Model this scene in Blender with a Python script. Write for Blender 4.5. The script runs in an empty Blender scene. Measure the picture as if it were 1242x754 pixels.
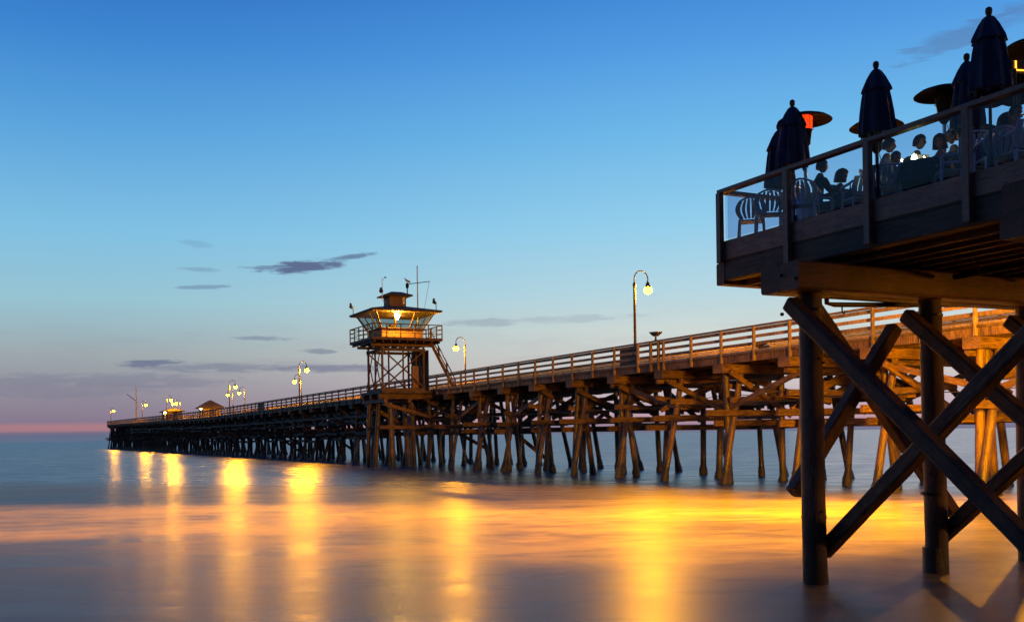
import bpy, math, random
from mathutils import Vector, Matrix, Quaternion
R = math.radians
rnd = random.Random(7)
sc = bpy.context.scene
col = sc.collection

# ------------------------------------------------------------------ camera
ROLL = R(0.85)
CAMH = 2.6
cam_d = bpy.data.cameras.new('camera')
cam = bpy.data.objects.new('camera', cam_d); col.objects.link(cam); sc.camera = cam
cam_d.sensor_width = 36.0
cam_d.lens = 36.0 * 1250 / 1242
cam_d.shift_y = (527.1 - 377.0) / 1242
cam_d.clip_start = 0.1
cam_d.clip_end = 60000
cam.matrix_world = Matrix.Translation((0, 0, CAMH)) @ Matrix.Rotation(ROLL, 4, 'Y') @ Matrix.Rotation(R(90), 4, 'X')

# ------------------------------------------------------------------ view and render settings
sc.view_settings.view_transform = 'Standard'
sc.view_settings.look = 'None'
sc.view_settings.exposure = 0.0
sc.view_settings.gamma = 1.0
sc.render.engine = 'CYCLES'
sc.cycles.use_denoising = True
sc.cycles.denoiser = 'OPENIMAGEDENOISE'
sc.cycles.max_bounces = 7
sc.cycles.diffuse_bounces = 3
sc.cycles.glossy_bounces = 4
sc.cycles.transparent_max_bounces = 12
sc.cycles.sample_clamp_indirect = 6.0
sc.cycles.caustics_reflective = False
sc.cycles.caustics_refractive = False

def s2l(c):
    f = lambda v: (v / 255 / 12.92) if v / 255 <= 0.04045 else ((v / 255 + 0.055) / 1.055) ** 2.4
    return (f(c[0]), f(c[1]), f(c[2]), 1)

# ------------------------------------------------------------------ node helper
class NT:
    def __init__(s, tree):
        s.t = tree; s.n = tree.nodes; s.l = tree.links
    def new(s, kind, **kw):
        nd = s.n.new(kind)
        for k, v in kw.items():
            if k.startswith('_'):
                continue
            setattr(nd, k, v)
        return nd
    def put(s, sock, v):
        if isinstance(v, bpy.types.NodeSocket): s.l.new(v, sock)
        elif v is not None: sock.default_value = v
    def math(s, op, a, b=None, c=None, clamp=False):
        nd = s.new('ShaderNodeMath', operation=op, use_clamp=clamp)
        s.put(nd.inputs[0], a)
        if b is not None: s.put(nd.inputs[1], b)
        if c is not None: s.put(nd.inputs[2], c)
        return nd.outputs[0]
    def rng(s, v, a, b, c=0.0, d=1.0, kind='SMOOTHSTEP'):
        nd = s.new('ShaderNodeMapRange', interpolation_type=kind)
        s.put(nd.inputs[0], v)
        for i, x in enumerate((a, b, c, d)): s.put(nd.inputs[1 + i], x)
        return nd.outputs[0]
    def noise(s, vec, scale, detail=4, rough=0.55, dist=0.0):
        nd = s.new('ShaderNodeTexNoise')
        if vec is not None: s.l.new(vec, nd.inputs['Vector'])
        nd.inputs['Scale'].default_value = scale
        nd.inputs['Detail'].default_value = detail
        nd.inputs['Roughness'].default_value = rough
        nd.inputs['Distortion'].default_value = dist
        return nd.outputs['Fac']
    def scale(s, vec, sx, sy, sz, rot=0.0):
        nd = s.new('ShaderNodeMapping')
        s.l.new(vec, nd.inputs[0])
        nd.inputs['Scale'].default_value = (sx, sy, sz)
        nd.inputs['Rotation'].default_value = (0, 0, rot)
        return nd.outputs[0]
    def ramp(s, v, stops, interp='LINEAR'):
        nd = s.new('ShaderNodeValToRGB')
        nd.color_ramp.interpolation = interp
        els = nd.color_ramp.elements
        while len(els) < len(stops): els.new(0.5)
        for e_, (p, c) in zip(els, stops):
            e_.position = p; e_.color = c
        s.put(nd.inputs[0], v)
        return nd.outputs[0]
    def mix(s, f, a, b, mode='MIX'):
        nd = s.new('ShaderNodeMix', data_type='RGBA', blend_type=mode)
        s.put(nd.inputs[0], f); s.put(nd.inputs[6], a); s.put(nd.inputs[7], b)
        return nd.outputs[2]

# ------------------------------------------------------------------ world: dusk sky
world = bpy.data.worlds.new('World'); sc.world = world; world.use_nodes = True
w = NT(world.node_tree); w.n.clear()
tc = w.new('ShaderNodeTexCoord')
sep = w.new('ShaderNodeSeparateXYZ'); w.l.new(tc.outputs['Generated'], sep.inputs[0])
vx, vy, vz = sep.outputs
az = w.math('ARCTAN2', vx, vy)                       # 0 = out to sea, + to the right
elv = w.math('MULTIPLY', w.math('MAXIMUM', vz, 0.0), 2.0, clamp=True)   # sin(elevation) * 2
def P_(e):                                            # pixels above horizon -> ramp position
    return min(1.0, 2.0 * math.sin(math.atan(e / 1250.0)))
left = w.ramp(elv, [(0.0, s2l((98, 114, 140))), (P_(9), s2l((104, 108, 136))), (P_(12), s2l((166, 124, 136))), (P_(17), s2l((172, 126, 136))),
                    (P_(22), s2l((134, 122, 144))), (P_(60), s2l((146, 144, 158))), (P_(100), s2l((156, 170, 176))),
                    (P_(160), s2l((150, 196, 212))), (P_(240), s2l((126, 192, 228))), (P_(360), s2l((86, 162, 222))),
                    (P_(460), s2l((58, 134, 210))), (P_(530), s2l((46, 116, 198))), (1.0, s2l((20, 60, 140)))])
right = w.ramp(elv, [(0.0, s2l((112, 118, 142))), (P_(7), s2l((128, 120, 146))), (P_(14), s2l((190, 150, 160))), (P_(26), s2l((196, 170, 182))),
                     (P_(45), s2l((198, 184, 192))), (P_(80), s2l((210, 206, 202))), (P_(125), s2l((204, 216, 214))),
                     (P_(170), s2l((180, 214, 226))), (P_(250), s2l((146, 206, 236))), (P_(360), s2l((108, 184, 234))),
                     (P_(460), s2l((80, 156, 228))), (P_(530), s2l((62, 138, 216))), (1.0, s2l((24, 66, 150)))])
skyc = w.mix(w.rng(az, -0.42, 0.22), left, right)
# thin dark evening clouds, each a wisp in its own direction of the sky
cn = w.noise(w.scale(tc.outputs['Generated'], 30, 30, 170), 1.0, 8, 0.68, 0.4)
cn2 = w.noise(w.scale(tc.outputs['Generated'], 9, 9, 60), 1.0, 3, 0.6)
def cloud(px, py, a, b, slope, op):
    dx = (px - 621); u0 = math.atan(dx / 1250)
    e0 = (527.1 + 0.0148 * (621 - px) - py) / 1250 * math.cos(u0)
    du = w.math('SUBTRACT', az, u0)
    dv = w.math('SUBTRACT', w.math('SUBTRACT', vz, e0), w.math('MULTIPLY', du, slope))
    q = w.math('ADD', w.math('POWER', w.math('ABSOLUTE', w.math('DIVIDE', du, a / 1250)), 2.0),
               w.math('POWER', w.math('ABSOLUTE', w.math('DIVIDE', dv, b / 1250)), 2.0))
    q = w.math('ADD', q, w.math('MULTIPLY', w.math('SUBTRACT', cn, 0.5), 4.2))
    return w.math('MULTIPLY', w.rng(q, 1.15, 0.1), op)
acc = None
for args in [(372, 326, 52, 8, 0.10, 0.95), (420, 316, 48, 3.5, 0.14, 0.75), (332, 327, 40, 3, 0.02, 0.6), (250, 350, 38, 2.6, 0.06, 0.45),
             (325, 411, 38, 3.2, -0.02, 0.45), (178, 441, 44, 4, 0.05, 0.7), (385, 426, 22, 3.4, 0.0, 0.5),
             (262, 446, 90, 6.5, 0.0, 0.42), (400, 447, 66, 6.0, 0.0, 0.6), (120, 462, 160, 10, 0, 0.3),
             (245, 329, 26, 3, 0, 0.3), (243, 300, 20, 5, -0.1, 0.18), (590, 392, 60, 5, 0.0, 0.3),
             (1175, 70, 75, 13, 0.20, 0.42), (1235, 50, 50, 10, 0.2, 0.3), (690, 388, 90, 5, 0.02, 0.2), (60, 470, 150, 12, 0.0, 0.22)]:
    c_ = cloud(*args)
    acc = c_ if acc is None else w.math('MAXIMUM', acc, c_)
skyc = w.mix(acc, skyc, s2l((84, 98, 138)))
# broad, very faint mauve veils low over the sea
veil = w.math('MULTIPLY', w.rng(cn2, 0.45, 0.75), w.math('MULTIPLY', w.rng(vz, 0.004, 0.02), w.rng(vz, 0.14, 0.06)))
skyc = w.mix(w.math('MULTIPLY', veil, 0.18), skyc, s2l((126, 124, 150)))
hsv = w.new('ShaderNodeHueSaturation'); hsv.inputs['Saturation'].default_value = 1.0; w.l.new(skyc, hsv.inputs['Color'])
bg1 = w.new('ShaderNodeBackground'); # the landward half of the sky, behind the viewer, is already going dark
w.l.new(w.mix(1.0, hsv.outputs[0], w.mix(w.rng(vy, 0.25, -0.7), (1, 1, 1, 1), (0.16, 0.18, 0.26, 1)), 'MULTIPLY'), bg1.inputs[0]); bg1.inputs[1].default_value = 0.97
sky = w.new('ShaderNodeTexSky', sky_type='NISHITA'); sky.sun_disc = False
sky.sun_elevation = R(-3.0); sky.sun_rotation = R(25)
bg2 = w.new('ShaderNodeBackground'); w.l.new(sky.outputs[0], bg2.inputs[0]); bg2.inputs[1].default_value = 0.08
add = w.new('ShaderNodeAddShader'); w.l.new(bg1.outputs[0], add.inputs[0]); w.l.new(bg2.outputs[0], add.inputs[1])
wo = w.new('ShaderNodeOutputWorld'); w.l.new(add.outputs[0], wo.inputs[0])

# the last afterglow of the sun that has set beyond the pier
sun_d = bpy.data.lights.new('sun', 'SUN'); sun_d.energy = 0.06; sun_d.angle = R(20); sun_d.color = (1.0, 0.72, 0.6)
sun = bpy.data.objects.new('sun', sun_d); col.objects.link(sun)
sdir = Vector((math.sin(R(25)) * math.cos(R(3)), math.cos(R(25)) * math.cos(R(3)), math.sin(R(3))))
sun.rotation_euler = (-sdir).to_track_quat('-Z', 'Y').to_euler()
sun.location = (0, 0, 60)

SODIUM = (1.0, 0.385, 0.0001)
LAMP_E = 3900.0

# ------------------------------------------------------------------ materials
def mat(name, base, rough=0.6, metal=0.0, spec=0.5, var=None, nscale=6.0, stretch=(1, 1, 1), bump=0.0, bscale=None, emit=None, estr=0.0, rvar=0.0, coat=0.0):
    m = bpy.data.materials.new(name); m.use_nodes = True
    t = NT(m.node_tree); b = t.n['Principled BSDF']
    b.inputs['Roughness'].default_value = rough; b.inputs['Metallic'].default_value = metal
    b.inputs['Specular IOR Level'].default_value = spec
    b.inputs['Coat Weight'].default_value = coat
    if var is None:
        b.inputs['Base Color'].default_value = (*base, 1)
    tcn = t.new('ShaderNodeTexCoord').outputs['Object']
    sv = t.scale(tcn, *stretch)
    if var is not None:
        n1 = t.noise(sv, nscale, 6, 0.65)
        n2 = t.noise(tcn, nscale * 0.13, 3, 0.6)
        f = t.math('ADD', t.math('MULTIPLY', n1, 0.65), t.math('MULTIPLY', n2, 0.35))
        f = t.rng(f, 0.36, 0.64)
        cc = t.mix(f, (*base, 1), (*var, 1))
        if 'wood' in name:      # every timber weathered a little differently
            rv = t.new('ShaderNodeObjectInfo').outputs['Random']
            tint = t.ramp(rv, [(0, (0.55, 0.52, 0.5, 1)), (0.35, (0.85, 0.85, 0.85, 1)), (0.7, (1.1, 1.08, 1.05, 1)), (1, (1.35, 1.3, 1.25, 1))])
            cc = t.mix(1.0, cc, tint, 'MULTIPLY')
        if name in ('pile_wood', 'old_wood', 'brace_wood'):     # black wet band up to the high-tide line
            gp_ = t.new('ShaderNodeNewGeometry').outputs['Position']
            sz_ = t.new('ShaderNodeSeparateXYZ'); t.l.new(gp_, sz_.inputs[0])
            zz_ = t.math('ADD', sz_.outputs[2], t.math('MULTIPLY', t.math('SUBTRACT', n1, 0.5), 1.1))
            cc = t.mix(t.rng(zz_, 0.75, 1.35), t.mix(1.0, cc, (0.30, 0.30, 0.28, 1), 'MULTIPLY'), cc)
        t.l.new(cc, b.inputs['Base Color'])
        if rvar:
            t.l.new(t.rng(n1, 0.3, 0.7, rough - rvar, rough + rvar), b.inputs['Roughness'])
    if bump:
        bp = t.new('ShaderNodeBump'); bp.inputs['Strength'].default_value = bump; bp.inputs['Distance'].default_value = 0.02
        t.l.new(t.noise(sv, bscale or nscale * 2, 8, 0.7), bp.inputs['Height']); t.l.new(bp.outputs[0], b.inputs['Normal'])
    if emit:
        b.inputs['Emission Color'].default_value = (*emit, 1); b.inputs['Emission Strength'].default_value = estr
    return m
M = {}
M['old_wood'] = mat('old_wood', (0.035, 0.016, 0.009), 0.6, var=(0.21, 0.09, 0.045), nscale=9, stretch=(3, 3, 0.35), bump=0.9, bscale=14, rvar=0.15)
M['pier_wood'] = mat('pier_wood', (0.045, 0.025, 0.014), 0.7, var=(0.27, 0.15, 0.08), nscale=5, stretch=(3, 3, 0.4), bump=0.8, bscale=12)
M['pier_wood_far'] = mat('pier_wood_far', (0.05, 0.03, 0.02), 0.8, var=(0.13, 0.08, 0.05), nscale=2)
M['brace_wood'] = mat('brace_wood', (0.030, 0.012, 0.007), 0.7, var=(0.23, 0.105, 0.055), nscale=16, stretch=(3, 3, 0.18), bump=1.0, bscale=18, rvar=0.15)
M['dark_wood'] = mat('dark_wood', (0.035, 0.022, 0.015), 0.7, var=(0.11, 0.07, 0.045), nscale=5, stretch=(3, 3, 0.4), bump=0.6)
M['pile_wood'] = mat('pile_wood', (0.035, 0.019, 0.011), 0.38, var=(0.20, 0.105, 0.05), nscale=7, stretch=(3, 3, 0.3), bump=1.0, bscale=12, rvar=0.12)
M['rail_wood'] = mat('rail_wood', (0.14, 0.085, 0.05), 0.6, var=(0.36, 0.24, 0.14), nscale=6, stretch=(2, 2, 0.5), bump=0.5)
M['deck_wood'] = mat('deck_wood', (0.08, 0.05, 0.032), 0.75, var=(0.22, 0.15, 0.10), nscale=4, bump=0.4)
M['fascia_wood'] = mat('fascia_wood', (0.16, 0.085, 0.06), 0.6, var=(0.30, 0.17, 0.12), nscale=8, stretch=(3, 3, 0.4), bump=0.5)
M['brown_paint'] = mat('brown_paint', (0.12, 0.052, 0.035), 0.5, var=(0.19, 0.085, 0.055), nscale=7, bump=0.2)
M['mussels'] = mat('mussels', (0.012, 0.01, 0.009), 0.5, var=(0.05, 0.035, 0.025), nscale=20, bump=1.0, bscale=30)
M['tower_wood'] = mat('tower_wood', (0.06, 0.03, 0.016), 0.65, var=(0.17, 0.09, 0.045), nscale=6, bump=0.4)
M['tower_panel'] = mat('tower_panel', (0.18, 0.085, 0.04), 0.6, var=(0.27, 0.14, 0.07), nscale=5, bump=0.2)
M['roof_felt'] = mat('roof_felt', (0.02, 0.026, 0.024), 0.7, var=(0.05, 0.06, 0.055), nscale=8, bump=0.4)
M['dark_metal'] = mat('dark_metal', (0.03, 0.026, 0.022), 0.45, 0.6, var=(0.07, 0.05, 0.035), nscale=10, bump=0.15)
M['steel'] = mat('steel', (0.42, 0.42, 0.44), 0.3, 0.9, var=(0.6, 0.6, 0.6), nscale=12)
M['pale_metal'] = mat('pale_metal', (0.45, 0.42, 0.42), 0.45, 0.3, var=(0.55, 0.5, 0.5), nscale=10)
M['navy_cloth'] = mat('navy_cloth', (0.012, 0.016, 0.045), 0.85, var=(0.022, 0.028, 0.07), nscale=14, bump=0.5, bscale=40)
M['dark_cloth'] = mat('dark_cloth', (0.012, 0.014, 0.03), 0.9, var=(0.03, 0.032, 0.055), nscale=10, bump=0.4)
M['red_cloth'] = mat('red_cloth', (0.16, 0.01, 0.02), 0.9, var=(0.26, 0.02, 0.03), nscale=10)
M['hood_metal'] = mat('hood_metal', (0.014, 0.009, 0.008), 0.7, 0.0, spec=0.15, var=(0.03, 0.016, 0.012), nscale=7)
M['white_plastic'] = mat('white_plastic', (0.42, 0.42, 0.48), 0.5, var=(0.55, 0.54, 0.60), nscale=4)
M['skin'] = mat('skin', (0.20, 0.105, 0.07), 0.6, var=(0.26, 0.14, 0.09), nscale=12)
M['hair'] = mat('hair', (0.015, 0.011, 0.008), 0.6, var=(0.045, 0.03, 0.02), nscale=30, bump=0.8, bscale=60)
M['shirt_dark'] = mat('shirt_dark', (0.014, 0.018, 0.035), 0.9, var=(0.03, 0.035, 0.06), nscale=12, bump=0.4)
M['shirt_brown'] = mat('shirt_brown', (0.07, 0.045, 0.03), 0.9, var=(0.12, 0.08, 0.05), nscale=12, bump=0.4)
M['shirt_grey'] = mat('shirt_grey', (0.16, 0.17, 0.19), 0.9, var=(0.26, 0.27, 0.29), nscale=12, bump=0.4)
M['jeans'] = mat('jeans', (0.02, 0.03, 0.06), 0.9, var=(0.04, 0.05, 0.09), nscale=12, bump=0.4)
M['shoe'] = mat('shoe', (0.012, 0.011, 0.01), 0.5)
M['cream_wall'] = mat('cream_wall', (0.42, 0.34, 0.16), 0.8, var=(0.52, 0.44, 0.22), nscale=3)
M['stone_wall'] = mat('stone_wall', (0.20, 0.13, 0.10), 0.8, var=(0.28, 0.19, 0.15), nscale=3)
M['shingle'] = mat('shingle', (0.03, 0.022, 0.02), 0.8, var=(0.07, 0.05, 0.045), nscale=6, bump=0.5)
M['gull_white'] = mat('gull_white', (0.35, 0.33, 0.30), 0.8, var=(0.5, 0.48, 0.45), nscale=20)
M['gull_grey'] = mat('gull_grey', (0.05, 0.055, 0.06), 0.8)
M['beak'] = mat('beak', (0.5, 0.28, 0.03), 0.5)
M['board_dark'] = mat('board_dark', (0.03, 0.024, 0.022), 0.6, var=(0.06, 0.045, 0.04), nscale=5)
M['globe'] = mat('globe', (0.8, 0.6, 0.3), 0.3, emit=SODIUM, estr=LAMP_E)
M['globe_far'] = mat('globe_far', (0.8, 0.6, 0.3), 0.3, emit=SODIUM, estr=LAMP_E * 0.8)
M['tower_bulb'] = mat('tower_bulb', (0.8, 0.6, 0.3), 0.3, emit=(1.0, 0.48, 0.04), estr=1500)
M['wall_bulb'] = mat('wall_bulb', (0.8, 0.6, 0.3), 0.3, emit=(1.0, 0.52, 0.07), estr=900)
M['heater_glow'] = mat('heater_glow', (0.3, 0.05, 0.02), 0.6, emit=(1.0, 0.05, 0.006), estr=1.5)
M['neon'] = mat('neon', (0.3, 0.1, 0.02), 0.6, emit=(1.0, 0.38, 0.03), estr=3.0)
M['flame'] = mat('flame', (0.8, 0.6, 0.3), 0.3, emit=(1.0, 0.62, 0.22), estr=60)
M['lantern_glow'] = mat('lantern_glow', (0.8, 0.8, 0.5), 0.3, emit=(0.95, 1.0, 0.42), estr=45)

def glass_mat(name, tint, ior=1.45, rough=0.02, film=0.0, filmc=(0.2, 0.3, 0.5)):
    m = bpy.data.materials.new(name); m.use_nodes = True
    t = NT(m.node_tree); t.n.clear()
    tr = t.new('ShaderNodeBsdfTransparent'); tr.inputs[0].default_value = (*tint, 1)
    gl = t.new('ShaderNodeBsdfGlossy'); gl.inputs['Roughness'].default_value = rough
    lw = t.new('ShaderNodeLayerWeight'); lw.inputs[0].default_value = 0.5
    fr_ = t.math('ADD', 0.010, t.math('MULTIPLY', t.math('POWER', lw.outputs['Facing'], 5.0), 0.7))
    mx = t.new('ShaderNodeMixShader'); t.l.new(fr_, mx.inputs[0]); t.l.new(tr.outputs[0], mx.inputs[1]); t.l.new(gl.outputs[0], mx.inputs[2])
    out = t.new('ShaderNodeOutputMaterial')
    if film:
        df = t.new('ShaderNodeBsdfDiffuse'); df.inputs[0].default_value = (*filmc, 1)
        tcn = t.new('ShaderNodeTexCoord').outputs['Object']
        f = t.rng(t.noise(tcn, 1.3, 5, 0.6), 0.35, 0.75, film * 0.3, film * 1.5)
        m2 = t.new('ShaderNodeMixShader'); t.l.new(f, m2.inputs[0]); t.l.new(mx.outputs[0], m2.inputs[1]); t.l.new(df.outputs[0], m2.inputs[2])
        t.l.new(m2.outputs[0], out.inputs[0])
    else:
        t.l.new(mx.outputs[0], out.inputs[0])
    return m
M['deck_glass'] = glass_mat('deck_glass', (0.82, 0.85, 0.92), film=0.004, filmc=(0.3, 0.4, 0.55))
M['window_glass'] = glass_mat('window_glass', (0.75, 0.8, 0.8))
M['jar_glass'] = glass_mat('jar_glass', (0.9, 0.9, 0.9))

# ------------------------------------------------------------------ mesh collector
class MB:
    def __init__(s): s.v = []; s.f = []
    def add(s, vs, fs):
        o = len(s.v); s.v += [tuple(v) for v in vs]; s.f += [tuple(i + o for i in f) for f in fs]
        return s
    def loft(s, rings, closed=False, caps=True):
        n = len(rings[0]); vs = [p for r_ in rings for p in r_]; fs = []
        for k in range(len(rings) - 1):
            for i in range(n):
                j = (i + 1) % n
                fs.append((k * n + i, k * n + j, (k + 1) * n + j, (k + 1) * n + i))
        if caps:
            fs.append(tuple(reversed(range(n)))); fs.append(tuple(range((len(rings) - 1) * n, len(rings) * n)))
        return s.add(vs, fs)
    def beam(s, p0, p1, w_, h, up=(0, 0, 1), ch=None, seg=1, jit=0.0, rng=None):
        p0 = Vector(p0); p1 = Vector(p1); a = (p1 - p0).normalized(); u = Vector(up)
        if abs(a.dot(u)) > 0.98: u = Vector((0, 1, 0))
        x = a.cross(u).normalized(); y = x.cross(a).normalized()
        c = min(w_, h) * 0.08 if ch is None else ch
        W, H = w_ / 2, h / 2
        prof = [(W - c, -H), (W, -H + c), (W, H - c), (W - c, H), (-W + c, H), (-W, H - c), (-W, -H + c), (-W + c, -H)] if c > 0 else [(W, -H), (W, H), (-W, H), (-W, -H)]
        rings = []
        for k in range(seg + 1):
            p = p0.lerp(p1, k / seg); q = 1.0; ox = oy = 0.0
            if jit and rng: q = 1 + rng.uniform(-jit, jit); ox = rng.uniform(-jit, jit) * W * .6; oy = rng.uniform(-jit, jit) * H * .6
            rings.append([p + x * (px * q + ox) + y * (py * q + oy) for px, py in prof])
        return s.loft(rings)
    def box(s, x0, x1, y0, y1, z0, z1):
        vs = [(x, y, z) for z in (z0, z1) for x, y in ((x0, y0), (x1, y0), (x1, y1), (x0, y1))]
        return s.add(vs, [(3, 2, 1, 0), (4, 5, 6, 7), (0, 1, 5, 4), (1, 2, 6, 5), (2, 3, 7, 6), (3, 0, 4, 7)])
    def bbox(s, x0, x1, y0, y1, z0, z1, c=0.01):
        return s.beam(((x0 + x1) / 2, (y0 + y1) / 2, z0), ((x0 + x1) / 2, (y0 + y1) / 2, z1), abs(x1 - x0), abs(y1 - y0), up=(0, 1, 0), ch=c)
    def tube(s, pts, r, n=10, jit=0.0, rng=None):
        pts = [Vector(p) for p in pts]; m = len(pts)
        rr = r if isinstance(r, (list, tuple)) else [r] * m
        rings = []; ref = None
        for k, p in enumerate(pts):
            a = (pts[min(k + 1, m - 1)] - pts[max(k - 1, 0)]).normalized()
            if ref is None:
                ref = Vector((0, 0, 1)) if abs(a.z) < 0.9 else Vector((1, 0, 0))
            x = a.cross(ref).normalized(); y = x.cross(a).normalized(); ref = y
            q = 1 + (rng.uniform(-jit, jit) if jit and rng else 0)
            rings.append([p + (x * math.cos(2 * math.pi * i / n) + y * math.sin(2 * math.pi * i / n)) * rr[k] * q *
                          (1 + (rng.uniform(-jit, jit) * 0.5 if jit and rng else 0)) for i in range(n)])
        # reverse for outward faces
        rings = [list(reversed(q)) for q in rings]
        return s.loft(rings)
    def lathe(s, prof, n=20, c=(0, 0, 0), fn=None, caps=True):
        rings = []
        for (r, z) in prof:
            rings.append([Vector((c[0] + max(r, 0.0005) * (fn(2 * math.pi * i / n, z) if fn else 1) * math.cos(2 * math.pi * i / n),
                                  c[1] + max(r, 0.0005) * (fn(2 * math.pi * i / n, z) if fn else 1) * math.sin(2 * math.pi * i / n), c[2] + z)) for i in range(n)])
        return s.loft(rings, caps=caps)
    def ball(s, c, rx, ry=None, rz=None, n=12, m=8):
        ry = ry or rx; rz = rz or rx
        rings = []
        for k in range(m + 1):
            a = -math.pi / 2 + math.pi * k / m; q = max(math.cos(a), 0.02)
            rings.append([(c[0] + rx * q * math.cos(2 * math.pi * i / n), c[1] + ry * q * math.sin(2 * math.pi * i / n), c[2] + rz * math.sin(a)) for i in range(n)])
        return s.loft(rings)
    def build(s, name, m, parent=None, loc=(0, 0, 0), rotm=None, smooth=False, label=None, kind=None):
        me = bpy.data.meshes.new(name); me.from_pydata(s.v, [], s.f); me.validate(); me.update()
        if smooth:
            me.polygons.foreach_set('use_smooth', [True] * len(me.polygons))
            try: me.set_sharp_from_angle(angle=R(42))
            except Exception: pass
        me.materials.append(M[m] if isinstance(m, str) else m)
        o = bpy.data.objects.new(name, me); col.objects.link(o)
        o.location = loc
        if rotm is not None: o.rotation_euler = rotm.to_euler()
        if parent is not None: o.parent = parent
        if label: o['label'] = label
        if kind: o['kind'] = kind
        return o

def frame(p0, p1, up=(0, 0, 1)):
    a = (Vector(p1) - Vector(p0)).normalized(); u = Vector(up)
    if abs(a.dot(u)) > 0.98: u = Vector((0, 1, 0))
    x = u.cross(a).normalized(); y = a.cross(x).normalized()
    return Matrix((x, y, a)).transposed()

def beam_part(name, p0, p1, w_, h, m, parent, jit=0.012, seg=None, label=None, up=(0, 0, 1)):
    L = (Vector(p1) - Vector(p0)).length
    b = MB().beam((0, 0, 0), (0, 0, L), w_, h, up=(0, 1, 0), seg=seg or max(2, int(L / 0.8)), jit=jit, rng=rnd)
    return b.build(name, m, parent, loc=Vector(p0), rotm=frame(p0, p1, up), label=label)
def log_part(name, p0, p1, r0, r1, m, parent, n=14, jit=0.03, seg=None, foot=0.0, label=None):
    L = (Vector(p1) - Vector(p0)).length; k = seg or max(4, int(L / 0.5))
    bx, by = rnd.uniform(-.03, .03), rnd.uniform(-.03, .03)
    pts = [(bx * math.sin(math.pi * i / k), by * math.sin(math.pi * i / k), L * i / k) for i in range(k + 1)]
    rr = [r0 + (r1 - r0) * i / k for i in range(k + 1)]
    return MB().tube(pts, rr, n, jit, rnd).build(name, m, parent, loc=Vector(p0), rotm=frame(p0, p1), smooth=True, label=label)

def empty(name, loc, rz=0.0, label=None, cat=None, group=None):
    o = bpy.data.objects.new(name, None); col.objects.link(o); o.location = loc; o.rotation_euler = (0, 0, rz)
    o.empty_display_size = 0.2
    tag(o, label, cat, group); return o
def tag(o, label=None, cat=None, group=None, kind=None):
    if label: o['label'] = label
    if cat: o['category'] = cat
    if group: o['group'] = group
    if kind: o['kind'] = kind
    return o
def copy_tree(o, parent=None):
    c = o.copy(); col.objects.link(c); c.parent = parent
    for ch in kids.get(o.name, None) or list(o.children): copy_tree(ch, c)
    return c
kids = {}

# pier frame: local X = across the pier (away from the camera), local Y = out to sea
PHI = math.atan2(621, 1250)
CP, SP = math.cos(PHI), math.sin(PHI)
def wp(q, t, z=0.0):
    return Vector((CP * q - SP * t, SP * q + CP * t, z))
def t_at(px, q):
    r = (px - 621) / 1250; Y = q / (CP * r + SP); X = r * Y
    return -SP * X + CP * Y
def at(px, Y, z=0.0):
    return Vector(((px - 621) / 1250 * Y, Y, z))

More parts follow.
